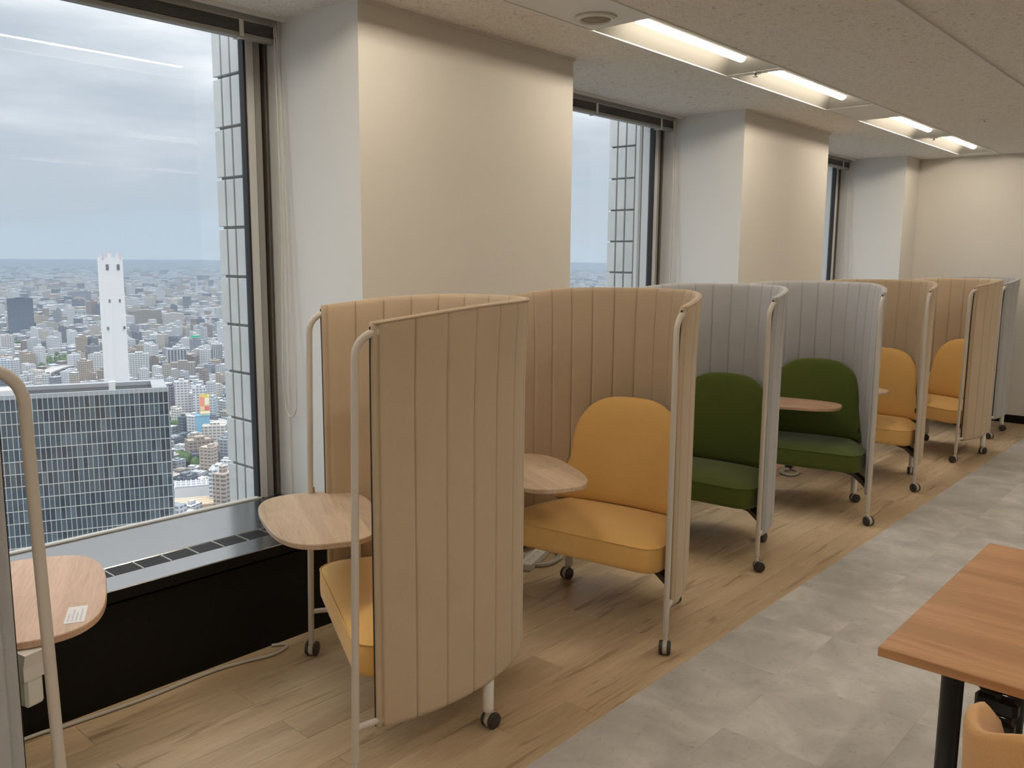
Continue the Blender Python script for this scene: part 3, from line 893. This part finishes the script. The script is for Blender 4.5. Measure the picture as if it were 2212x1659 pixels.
# ================================================================== city outside
GZ = -205.0
def city_mat(name, obj_random=True):
    m = mat(name, (.6, .6, .6), .8, spec=.2); t, b = nodes(m)
    geo = N(t, 'ShaderNodeNewGeometry')
    cr = N(t, 'ShaderNodeVectorMath', operation='CROSS_PRODUCT'); t.links.new(geo.outputs['Normal'], cr.inputs[0]); cr.inputs[1].default_value = (0, 0, 1)
    dt = N(t, 'ShaderNodeVectorMath', operation='DOT_PRODUCT'); t.links.new(geo.outputs['Position'], dt.inputs[0]); t.links.new(cr.outputs[0], dt.inputs[1])
    sp_ = N(t, 'ShaderNodeSeparateXYZ'); t.links.new(geo.outputs['Position'], sp_.inputs[0])
    sn = N(t, 'ShaderNodeSeparateXYZ'); t.links.new(geo.outputs['Normal'], sn.inputs[0])
    def band(src, per, duty):
        d_ = N(t, 'ShaderNodeMath', operation='DIVIDE'); d_.inputs[1].default_value = per; t.links.new(src, d_.inputs[0])
        f_ = N(t, 'ShaderNodeMath', operation='FRACT'); t.links.new(d_.outputs[0], f_.inputs[0])
        l_ = N(t, 'ShaderNodeMath', operation='LESS_THAN'); l_.inputs[1].default_value = duty; t.links.new(f_.outputs[0], l_.inputs[0])
        return l_.outputs[0]
    bz = band(sp_.outputs[2], 3.3, .46); bu = band(dt.outputs['Value'], 4.2, .68)
    mm = N(t, 'ShaderNodeMath', operation='MULTIPLY'); t.links.new(bz, mm.inputs[0]); t.links.new(bu, mm.inputs[1])
    ab = N(t, 'ShaderNodeMath', operation='ABSOLUTE'); t.links.new(sn.outputs[2], ab.inputs[0])
    lt_ = N(t, 'ShaderNodeMath', operation='LESS_THAN'); lt_.inputs[1].default_value = .5; t.links.new(ab.outputs[0], lt_.inputs[0])
    wm = N(t, 'ShaderNodeMath', operation='MULTIPLY'); t.links.new(mm.outputs[0], wm.inputs[0]); t.links.new(lt_.outputs[0], wm.inputs[1])
    if obj_random:
        oi = N(t, 'ShaderNodeObjectInfo'); src = mix(t, 1.0, oi.outputs['Color'], (.68, .68, .68), 'MULTIPLY')
    else:
        at = N(t, 'ShaderNodeAttribute'); at.attribute_name = 'tint'; src = mix(t, 1.0, at.outputs['Color'], (.68, .68, .68), 'MULTIPLY')
    dark = mix(t, 1.0, src, (.34, .38, .45), 'MULTIPLY')
    t.links.new(mix(t, wm.outputs[0], src, dark), b.inputs['Base Color'])
    return m
bld_m = city_mat('building_facade', True)
stuff_m = city_mat('city_facade', False)
def flatcol(name, c, rough=.8, spec=.2): return mat(name, c, rough, spec=spec)

TINTS = [('white', (.82, .83, .84)), ('pale grey', (.66, .68, .71)), ('cream', (.76, .73, .67)), ('grey', (.46, .49, .53)), ('brown', (.42, .36, .33)), ('beige', (.66, .61, .54)), ('dark grey', (.24, .27, .32)), ('white', (.86, .87, .88)), ('tan', (.60, .51, .43)), ('pale grey', (.74, .76, .78)), ('white', (.80, .82, .85)), ('grey', (.38, .41, .46))]
rc = random.Random(11)
ROOFS = [(.55, .57, .60), (.70, .72, .75), (.40, .42, .45), (.33, .36, .40), (.82, .83, .85), (.48, .44, .40), (.45, .53, .62)]
ground_m = mat('city_ground', (.25, .25, .25), .95, spec=.05)
t, b = nodes(ground_m); mp = objcoord(t, (1, 1, 1), False)
n1 = N(t, 'ShaderNodeTexNoise', i_Scale=.02, i_Detail=8.0, i_Roughness=.7); t.links.new(mp.outputs[0], n1.inputs[0])
ra = ramp(t, [(.36, (.06, .09, .05)), (.46, (.12, .13, .13)), (.55, (.20, .20, .21)), (.68, (.36, .36, .37))]); t.links.new(n1.outputs[0], ra.inputs[0]); t.links.new(ra.outputs[0], b.inputs['Base Color'])
gd = MB().box(-40000, 4000, -22000, 40000, -6, 0).build('city_ground', ground_m, None, (0, 0, GZ))
gd['kind'] = 'structure'; gd['label'] = 'wide city ground far below the windows'

def heading(x, y): return math.degrees(math.atan2(x, y))     # 0 = +Y, negative towards the windows
def dvec(phi, d): return (d*math.sin(R(phi)), d*math.cos(R(phi)))

# --- hero buildings: x, y, width across the view, depth, height, tint, label
HERO = [
 (-2464, 820, 62, 40, 96, (.20, .25, .33), 'tall slate blue tower block standing left of the white chimney'),
 (-4114, 1622, 100, 40, 46, (.36, .40, .46), 'grey pair-like slab far behind the city, left of the white chimney'),
 (-2571, 1200, 100, 32, 44, (.44, .41, .36), 'long brownish slab block right of the white chimney'),
 (-2513, 1262, 62, 30, 36, (.72, .70, .66), 'long cream block beside the brownish slab'),
 (-2452, 1097, 33, 22, 38, (.82, .82, .82), 'white block touching the right side of the chimney'),
 (-2451, 875, 56, 24, 30, (.62, .58, .50), 'long beige block right of the slate blue tower'),
 (-1510, 618, 26, 16, 40, (.84, .85, .85), 'white gridded apartment block left of the chimney foot'),
 (-1443, 660, 34, 18, 43, (.76, .80, .80), 'white office block right of the chimney foot'),
 (-1460, 693, 14, 16, 33, (.42, .36, .33), 'slim brown block beside the white office block'),
 (-1485, 748, 34, 18, 42, (.70, .72, .74), 'white block with dark upright stripes'),
 (-1690, 894, 21, 18, 36, (.40, .42, .46), 'grey tower with a green roof sign'),
 (-1517, 822, 21, 16, 32, (.84, .85, .86), 'small white gridded block below the grey tower'),
 (-1515, 845, 21, 16, 42, (.80, .81, .82), 'white block with dark stripes next to the tiled pier'),
 (-1408, 720, 42, 22, 26, (.50, .46, .42), 'wide brown grey terraced block'),
 (-1019, 518, 18, 16, 52, (.84, .84, .85), 'white stepped apartment tower right of the glass tower roof'),
 (-995, 528, 16, 14, 46, (.84, .85, .87), 'slim white apartment tower behind the billboard'),
 (-964, 529, 9, 16, 36, (.66, .74, .80), 'pale blue slim block right of the billboard'),
 (-1050, 519, 9, 16, 42, (.28, .29, .32), 'dark grey block edge at the side of the glass tower'),
 (-853, 469, 26, 14, 25, (.80, .77, .70), 'cream apartment block with balcony bands by the tiled pier'),
 (-807, 426, 26, 18, 23, (.52, .44, .38), 'brown stepped apartment block below the billboard'),
 (-786, 421, 28, 14, 13, (.16, .17, .20), 'low dark block with pale bands'),
 (-626, 346, 13, 18, 38, (.84, .88, .90), 'white louvred block right at the foot of the tiled pier'),
 (-1885, 600, 21, 18, 49, (.74, .73, .72), 'tall pale block at the left edge of the window view'),
 (-1654, 645, 19, 14, 28, (.62, .56, .48), 'beige block beside the park trees'),
 (-1477, 462, 20, 18, 45, (.70, .78, .84), 'pale blue tower behind the nearest grey post'),
 (-1691, 570, 19, 14, 31, (.82, .82, .82), 'white block left of the park trees'),
]
def block_mesh(name, w, d, h, m, pent=True, step=0):
    mb = MB()
    mb.box(-w/2, w/2, -d/2, d/2, 0, h)
    p_ = .6
    for (a, b_, c, e) in ((-w/2, w/2, -d/2, -d/2+.4), (-w/2, w/2, d/2-.4, d/2), (-w/2, -w/2+.4, -d/2, d/2), (w/2-.4, w/2, -d/2, d/2)):
        mb.box(a, b_, c, e, h, h+1.1)
    if pent: mb.box(-w*.18, w*.2, -d*.2, d*.25, h, h+3.6)
    if step: mb.box(w/2, w/2+w*.3, -d/2, d/2, 0, h*.72)
    return mb.mesh(name, m)
heroes = []
hrot = random.Random(5)
for i, (x, y, w, d, h, tint, lab) in enumerate(HERO):
    rz = math.atan2(y, x)-math.pi/2+R(hrot.uniform(-16, 16))
    o = link('city_block', block_mesh('city_block', w*.93, d, h, bld_m, True, 1 if 'stepped' in lab else 0), None, (x, y, GZ), rz)
    o.color = (*tint, 1)
    tag(o, lab, 'building')
    heroes.append((x, y, max(w, d)))
    if 'roof sign' in lab:
        sg = MB().box(-9, 9, -.4, .4, h+3.6, h+8.6).mesh('roof_sign', flatcol('sign_green', (.03, .45, .25)))
        link('roof_sign', sg, o)
    if 'stripes' in lab:
        for q in range(6): link('stripe', MB().box(-w*.42+q*w*.16, -w*.42+q*w*.16+w*.07, d/2, d/2+.3, 2, h-1).box(-w*.42+q*w*.16, -w*.42+q*w*.16+w*.07, -d/2-.3, -d/2, 2, h-1).mesh('stripe', flatcol('stripe_dark', (.12, .13, .15))), o)

# --- building with billboard
bx, by = -895, 478
brz = math.atan2(by, bx)-math.pi/2
bb = thing('billboard_building', 'blue walled building carrying a yellow billboard', 'building', (bx, by, GZ), brz)
MB().box(-7.5, 7.5, -7, 7, 0, 30).box(-8, 8, -7.4, 7.4, 30, 31).build('wall', flatcol('blue_wall', (.25, .46, .62)), bb)
MB().box(-7.2, -6.6, -2.4, 7.6, 30, 52).box(6.6, 7.2, -2.4, 7.6, 30, 52).build('sign_frame', flatcol('sign_frame', (.5, .55, .6)), bb)
bo = MB().box(-2.6, 8.2, 7.2, 7.9, 32, 53).box(-2.6, 8.2, -7.9, -7.2, 32, 53).build('billboard', flatcol('board_yellow', (.70, .55, .16)), bb)
for (u0, u1, z0, z1, c) in ((-2.0, 2.4, 42, 52, (.80, .30, .22)), (3.2, 7.6, 43, 51, (.86, .80, .66)), (-1.5, 2.0, 37, 41.5, (.85, .55, .50)), (3.0, 7.8, 36.5, 41.5, (.72, .18, .2)), (-2.2, 7.8, 33, 35.8, (.93, .90, .72))):
    MB().box(u0, u1, 7.9, 8.05, z0, z1).box(u0, u1, -8.05, -7.9, z0, z1).build('poster_patch', flatcol('poster_print', c), bo)

# --- white hall with ribbed roof and terrace in front of it
hrz = math.atan2(344, -663)-math.pi/2
hl = thing('exhibition_hall', 'large low white hall with ribbed glazed roof below the billboard', 'building', (-668, 348, GZ), hrz)
MB().box(-17, 17, -11, 11, 0, 17).build('wall', flatcol('hall_white', (.62, .63, .64)), hl)
MB().box(-16.5, 16.5, -10.5, 10.5, 17, 17.6).build('roof', flatcol('hall_roof', (.22, .23, .25), .4), hl)
for q in range(9): MB().box(-16+q*4, -15.4+q*4, -10.5, 10.5, 17.6, 18.6).build('roof_rib', flatcol('hall_rib', (.82, .83, .85)), hl)
for q in range(3): MB().box(-16.5, 16.5, -8+q*8, -7.5+q*8, 17.6, 18.2).build('roof_purlin', flatcol('hall_rib', (.82, .83, .85)), hl)
tr = thing('roof_terrace', 'tan boarded roof terrace in front of the white hall', 'building', (-628, 322, GZ), hrz)
for q in range(8): MB().box(-20, 20, -12+q*3, -12+q*3+2.7, 0, 15+.25*(q % 2)).build('deck_strip', flatcol('deck_tan_%d' % (q % 2), (.62, .47, .34) if q % 2 else (.50, .37, .27)), tr)

# --- white chimney tower
cx0, cy0 = -514.4, 221.3
crz = math.atan2(cy0, cx0)-math.pi/2+R(12)
ct = thing('chimney_tower', 'tall white incinerator chimney rising behind the dark glass tower', 'chimney', (cx0, cy0, GZ), crz)
def chim(z, s):
    a, c = 6.1*s, 2.6*s
    return [(a-c, -a, z), (a, -a+c, z), (a, a-c, z), (a-c, a, z), (-a+c, a, z), (-a, a-c, z), (-a, -a+c, z), (-a+c, -a, z)]
white_c = flatcol('chimney_white', (.66, .67, .69))
MB().rings([chim(0, 1.12), chim(100, 1.05), chim(206, 1.0), chim(206, .9), chim(204, .9)], smooth=False).build('shaft', white_c, ct)
dk_c = flatcol('opening_dark', (.16, .17, .20))
for (z, offs, s) in ((200.5, (-3.0, 3.0), 1.3), (181, (-2.8, 2.8), .75), (165, (-4.6, 4.6), .75)):
    for o_ in offs:
        for sy in (1, -1):
            MB().box(o_-s*.55, o_+s*.55, sy*6.16-.35, sy*6.16+.35, z-s*1.2, z+s*1.2).build('opening', dk_c, ct)
for (x, y, h) in ((-5, -5, 2.2), (-3.4, 5, 1.6), (0, 3, 2.6), (1.2, 4, 2.2), (4.8, -5, 2.0), (5, 5, 2.4)):
    MB().box(x-.35, x+.35, y-.35, y+.35, 205.5, 206+h).build('rooftop_fitting', flatcol('fitting_red', (.62, .5, .48)), ct)

# --- dark glass tower
tx0, ty0, tz0 = -269.35, 132.11, -40.98
fa = math.atan2(.397, .918)            # facade runs along (.397,.918)
NC, NR, CWD, RH = 46, 26, 1.452, 3.95
TDp = 22.0
gt = thing('glass_tower', 'dark glass office tower with pale gridded mullions outside the nearest window', 'building', (tx0, ty0, GZ), -fa)
# local axes: y along the facade to the right edge (0), x>0 faces the room
TH = tz0-GZ
pane_ms = []
for q, (c, rgh) in enumerate((((.045, .068, .090), .08), ((.065, .095, .12), .06), ((.028, .042, .060), .10), ((.09, .125, .15), .05))):
    pane_ms.append(mat('tower_glass_%d' % q, c, rgh, spec=.9))
core_m = flatcol('tower_core', (.03, .035, .04))
mull_m = flatcol('tower_mullion', (.44, .45, .43), .5)
MB().box(-TDp, -.35, -NC*CWD, -.2, 0, TH-1.2).build('core', core_m, gt)
pr = random.Random(2)
pme = [MB().box(-.12, 0, .06, CWD-.06, .10, RH-.10).mesh('pane', m_) for m_ in pane_ms]
rest = [MB() for _ in pane_ms]
cnt = 0
for r_ in range(NR):
    for c in range(NC):
        k_ = pr.choices((0, 1, 2, 3), (5, 3, 3, 1 if r_ > 1 else .2))[0]
        y, z = -(c+1)*CWD, TH-1.0-(r_+1)*RH
        if cnt < 300 and c < 33 and r_ < 10:
            link('pane', pme[k_], gt, (0, y, z)); cnt += 1
        else:
            rest[k_].box(-.12, 0, y+.06, y+CWD-.06, z+.10, z+RH-.10)
for k_, mb in enumerate(rest):
    o = mb.build('pane_field', pane_ms[k_], gt); o['kind'] = 'stuff'
vm = MB().box(-.2, .22, -.09, .09, 0, NR*RH+1).mesh('mullion', mull_m)
for c in range(NC+1): link('mullion', vm, gt, (0, -c*CWD, TH-1-NR*RH))
hm = MB().box(-.2, .14, -NC*CWD, 0, -.13, .13).mesh('transom', mull_m)
for r_ in range(NR+1): link('transom', hm, gt, (0, 0, TH-1.0-r_*RH))
MB().box(-TDp, 0, .0, .3, 0, TH-1).build('side_wall', flatcol('tower_side', (.20, .22, .24), .3), gt)
# roof: parapet with louvred slope, deck and plant
louv = flatcol('roof_louvre', (.30, .32, .34), .5)
deck = flatcol('roof_deck', (.36, .36, .35))
MB().box(-.6, .2, -NC*CWD, .3, TH-1.2, TH+.2).box(-TDp, -TDp+.6, -NC*CWD, .3, TH-1.2, TH+.2).build('parapet', louv, gt)
MB().box(-TDp+.6, -.6, -NC*CWD, 0, TH-2.2, TH-1.6).build('roof_deck', deck, gt)
for q in range(5): MB().box(-TDp+1+q*3.9, -TDp+1+q*3.9+3.3, -4.6, -.2, TH-1.6, TH+.15).build('louvre_bay', louv, gt)
MB().box(-TDp+.6, -TDp+3.2, -NC*CWD, -4.6, TH-1.6, TH+.1).build('gantry_track', louv, gt)
MB().box(-9, -6.5, -17.5, -15.5, TH-1.6, TH+2.0).build('gondola_crane', flatcol('plant_white', (.62, .63, .62)), gt)
MB().box(-12, -5, -29, -14, TH-1.6, TH-1.3).build('roof_mat', flatcol('roof_mat_tan', (.50, .47, .40)), gt)
MB().box(-8, -4, -40, -31, TH-1.6, TH-1.3).build('roof_mat', flatcol('roof_mat_green', (.30, .50, .42)), gt)
MB().box(-11, -4, -50, -44, TH-1.6, TH+1.2).build('plant_box', flatcol('plant_white', (.62, .63, .62)), gt)

# --- elevated expressway
def deck_path(pts, w, name, lab):
    P = [Vector(p) for p in pts]
    rings = []
    hw = thing(name, lab, 'road', (P[0].x, P[0].y, GZ))
    o0 = Vector((P[0].x, P[0].y, GZ))
    sp_ = smooth_path(pts, 6)
    L_, Rr = [], []
    for i, p_ in enumerate(sp_):
        tn = (sp_[min(i+1, len(sp_)-1)]-sp_[max(i-1, 0)]); tn.z = 0; tn.normalize()
        nn = Vector((-tn.y, tn.x, 0)); q = p_-o0
        rings.append([q+nn*w, q-nn*w, q-nn*w-Vector((0, 0, 2)), q+nn*w-Vector((0, 0, 2))]); L_.append(q+nn*w); Rr.append(q-nn*w)
    MB().rings(rings, smooth=False).build('road_deck', flatcol('asphalt', (.40, .38, .37)), hw)
    for side in (L_, Rr):
        MB().rings([[s_+Vector((0, 0, 0)), s_+Vector((.5, .5, 0)), s_+Vector((.5, .5, 1.8)), s_+Vector((0, 0, 1.8))] for s_ in side], smooth=False).build('parapet', flatcol('parapet_pale', (.72, .73, .72)), hw)
    for i in range(0, len(sp_), 4):
        q = sp_[i]-o0
        MB().box(q.x-1.2, q.x+1.2, q.y-1.2, q.y+1.2, 0, q.z-2).build('pier', flatcol('pier_grey', (.5, .5, .5)), hw)
ZH = GZ+15
deck_path([(-1330, 380, ZH), (-1430, 480, ZH), (-1483, 515, ZH), (-1542, 554, ZH), (-1586, 601, ZH), (-1600, 690, ZH)], 9, 'expressway', 'curving elevated expressway left of the chimney foot')
deck_path([(-1030, 488, ZH), (-990, 502, ZH), (-948, 509, ZH), (-891, 510, ZH), (-820, 504, ZH)], 7, 'expressway', 'straight elevated road passing behind the blue billboard building')

# --- trees
leaf_m = mat('tree_canopy', (.07, .12, .05), .95, spec=.05)
t, b = nodes(leaf_m); mp = objcoord(t, (1, 1, 1), False); n1 = N(t, 'ShaderNodeTexNoise', i_Scale=.25, i_Detail=4.0); t.links.new(mp.outputs[0], n1.inputs[0])
ra = ramp(t, [(.35, (.035, .065, .03)), (.65, (.12, .18, .08))]); t.links.new(n1.outputs[0], ra.inputs[0]); t.links.new(ra.outputs[0], b.inputs['Base Color'])
def canopy(mb, x, y, r, h, rg):
    n = 8; rings = []
    for k_ in range(5):
        a = math.pi/2*k_/4
        rings.append([(x+r*math.cos(a)*rg.uniform(.75, 1.1)*math.cos(2*math.pi*i/n)+.01*i, y+r*math.cos(a)*rg.uniform(.75, 1.1)*math.sin(2*math.pi*i/n), h*.35+h*.65*math.sin(a)*rg.uniform(.88, 1.05)) for i in range(n)])
    mb.rings(rings, cap0=False, smooth=True)
tg = random.Random(8); tm_ = MB()
parks = [(-1740, 617, 60, 30), (-1790, 670, 55, 26), (-1700, 650, 40, 20), (-1005, 500, 24, 14), (-968, 494, 24, 14), (-802, 408, 18, 10), (-857, 474, 20, 10), (-1900, 1000, 60, 20), (-2200, 700, 90, 26), (-2000, 850, 60, 20), (-1250, 600, 40, 14), (-2700, 1300, 120, 26), (-3200, 1200, 160, 30), (-720, 400, 20, 8)]
for (x, y, s_, n_) in parks:
    for q in range(n_): canopy(tm_, x+tg.gauss(0, s_*.4), y+tg.gauss(0, s_*.3), tg.uniform(4, 8), tg.uniform(8, 15), tg)
to = tm_.build('treetops', leaf_m, None, (0, 0, GZ))
tag(to, 'dark green treetops clustered between the city blocks', 'trees', kind='stuff')

# --- the sea of other buildings
def blocked(x, y, s_):
    for (hx, hy, hs) in heroes:
        if abs(x-hx) < (hs+s_)*.55 and abs(y-hy) < (hs+s_)*.55: return True
    if math.hypot(x-bx, y-by) < 22 or math.hypot(x+655, y-338) < 44: return True
    if math.hypot(x-cx0, y-cy0) < 24 or (-340 < x < -240 and 40 < y < 160): return True
    for (px_, py_, ps_, _) in parks:
        if ps_ < 70 and math.hypot(x-px_, y-py_) < ps_*.55: return True
    return False
cand = []
GA = R(24)
def lots(d0, d1, cell, p0, p1, fill):
    n = int(d1/cell)+2
    ca, sa = math.cos(GA), math.sin(GA)
    for i in range(-n, n+1):
        for j in range(-n, n+1):
            x, y = (i*ca-j*sa)*cell, (i*sa+j*ca)*cell
            d = math.hypot(x, y)
            if d < d0 or d >= d1 or x > -100: continue
            ph = heading(x, y)
            if ph < p0 or ph > p1: continue
            if rc.random() > fill: continue
            x += rc.uniform(-.1, .1)*cell; y += rc.uniform(-.1, .1)*cell
            w, dd = cell*rc.uniform(.48, .80), cell*rc.uniform(.48, .80)
            u = rc.random()
            big = d > 2600
            h = rc.uniform(6.5, 11.5) if u < .70 else rc.uniform(13, 26) if u < .93 else rc.uniform(28, 44)
            if big: h *= rc.uniform(.9, 1.25)
            if d < 620: h = min(h, 14)
            if blocked(x, y, max(w, dd)): continue
            cand.append([x, y, d, ph, w, dd, h, rc.choice(TINTS), GA+R(rc.choice((0, 0, 90, 8, -7)))])
lots(420, 1500, 17, -90, -52, .88)
lots(1500, 3200, 25, -88, -52, .86)
lots(3200, 7000, 46, -86, -32, .82)
lots(7000, 16000, 105, -86, -32, .78)
def score(c):
    vis = 1 if -73.5 < c[3] < -59.8 else 0
    if c[2] < 760: vis *= .0 if c[3] < -64.5 else 1
    if c[3] < -63.6 and c[2] < 1420: vis = 0           # behind the glass tower
    return vis*c[6]*c[4]/c[2]**2
cand.sort(key=score, reverse=True)
indiv, restc = cand[:265], cand[265:]
SHORT = ['slate blue tower', 'far grey slab', 'long brownish slab', 'long cream block', 'white block by the chimney', 'long beige block', 'white gridded apartment block', 'white office block', 'slim brown block', 'white striped block', 'grey tower with the green sign', 'small white gridded block', 'striped block by the pier', 'brown grey terraced block', 'white stepped tower', 'slim white tower', 'pale blue slim block', 'dark grey block edge', 'cream banded apartments', 'brown stepped block', 'low dark block', 'white louvred block', 'tall pale block', 'beige block by the trees', 'pale blue tower', 'white block by the trees']
def place_words(c):
    best = min(range(len(HERO)), key=lambda i: abs(heading(HERO[i][0], HERO[i][1])-c[3])*3+abs(math.log(math.hypot(HERO[i][0], HERO[i][1])/c[2]))*6)
    h_ = HERO[best]; dp = c[3]-heading(h_[0], h_[1]); dr = c[2]/math.hypot(h_[0], h_[1])
    rel = ('behind ' if dr > 1.06 else 'in front of ' if dr < .94 else '')
    if abs(dp) > .7: rel = (rel.replace('in front of ', 'before ')+'and ' if rel else '')+('right of ' if dp > 0 else 'left of ')
    elif not rel: rel = 'close beside '
    return rel, SHORT[best]
umesh = []
for v_ in range(3):
    mb = MB().box(-.5, .5, -.5, .5, 0, 1)
    if v_ == 0: mb.box(-.15, .2, -.2, .2, 1, 1.12)
    if v_ == 1: mb.box(-.5, .1, -.5, .1, 1, 1.10).box(.2, .4, .1, .35, 1, 1.06)
    if v_ == 2: mb.box(-.35, .35, -.35, -.1, 1, 1.09)
    umesh.append(mb.mesh('city_building', bld_m))
for i, c in enumerate(indiv):
    x, y, d, ph, w, dd, h, (tn, tc_), rz = c
    o = link('city_building', umesh[i % 3], None, (x, y, GZ), rz)
    o.scale = (w, dd, h)
    v_ = rc.uniform(.88, 1.1); o.color = (min(1, tc_[0]*v_), min(1, tc_[1]*v_), min(1, tc_[2]*v_), 1)
    rel, nm = place_words(c)
    size = 'low' if h < 9.2 else 'two or three storey' if h < 13 else 'mid-rise' if h < 20 else 'tall' if h < 30 else 'very tall'
    shape = 'broad' if w > dd*1.35 else 'slim' if w < dd*.74 else 'square'
    lb = '%s %s %s building %sthe %s' % (size, shape, tn, rel, nm)
    if len(lb.split()) > 16: lb = lb.replace('two or three storey', 'smallish')
    tag(o, lb, 'building', 'city buildings around the %s' % nm)
same = {}
for o in list(COL.objects):
    if o.name.startswith('city_building'): same.setdefault(o['label'], []).append(o)
for lb, os_ in same.items():
    if len(os_) < 2: continue
    os_.sort(key=lambda q: heading(q.location.x, q.location.y))
    for i, q in enumerate(os_):
        w_ = 'leftmost' if i == 0 else 'rightmost' if i == len(os_)-1 else ('middle', 'next')[(i-1) % 2]
        q['label'] = ' '.join(((w_+' ')+lb).replace('two or three storey', 'smallish').split()[:16])
vs, fs, tint = [], [], []
for c in restc:
    x, y, d, ph, w, dd, h, (tn, tc_), rz = c
    ca, sa = math.cos(rz), math.sin(rz); o_ = len(vs)
    for z in (0, h):
        for (ux, uy) in ((-1, -1), (1, -1), (1, 1), (-1, 1)):
            lx, ly = ux*w/2, uy*dd/2
            vs.append((x+ca*lx-sa*ly, y+sa*lx+ca*ly, z))
    fs += [(o_+4, o_+5, o_+6, o_+7), (o_, o_+1, o_+5, o_+4), (o_+1, o_+2, o_+6, o_+5), (o_+2, o_+3, o_+7, o_+6), (o_+3, o_, o_+4, o_+7)]
    v_ = rc.uniform(.88, 1.1); rf = rc.choice(ROOFS)
    tint += [rf]+[(tc_[0]*v_, tc_[1]*v_, tc_[2]*v_)]*4
me = bpy.data.meshes.new('city_sprawl'); me.from_pydata(vs, [], fs)
ca_ = me.color_attributes.new('tint', 'FLOAT_COLOR', 'CORNER')
buf = []
for p_ in me.polygons:
    buf += [*tint[p_.index], 1.0]*p_.loop_total
ca_.data.foreach_set('color', buf)
me.materials.append(stuff_m)
so = link('city_sprawl', me, None, (0, 0, GZ))
tag(so, 'endless sprawl of small city buildings reaching to the hazy horizon', 'buildings', kind='stuff')

# --- haze over the city
HAZE = 1/5200.0
hz = bpy.data.materials.new('city_haze'); hz.use_nodes = True; t = hz.node_tree; t.nodes.clear()
vs_ = N(t, 'ShaderNodeVolumePrincipled'); vs_.inputs['Color'].default_value = (.40, .485, .58, 1); vs_.inputs['Density'].default_value = HAZE; vs_.inputs['Anisotropy'].default_value = 0.0
o_ = N(t, 'ShaderNodeOutputMaterial'); t.links.new(vs_.outputs[0], o_.inputs['Volume'])
hb = MB().box(-30000, -60, -16000, 30000, -1, 125).build('haze', hz, None, (0, 0, GZ))
tag(hb, 'pale blue haze lying over the distant city', 'haze', kind='stuff')
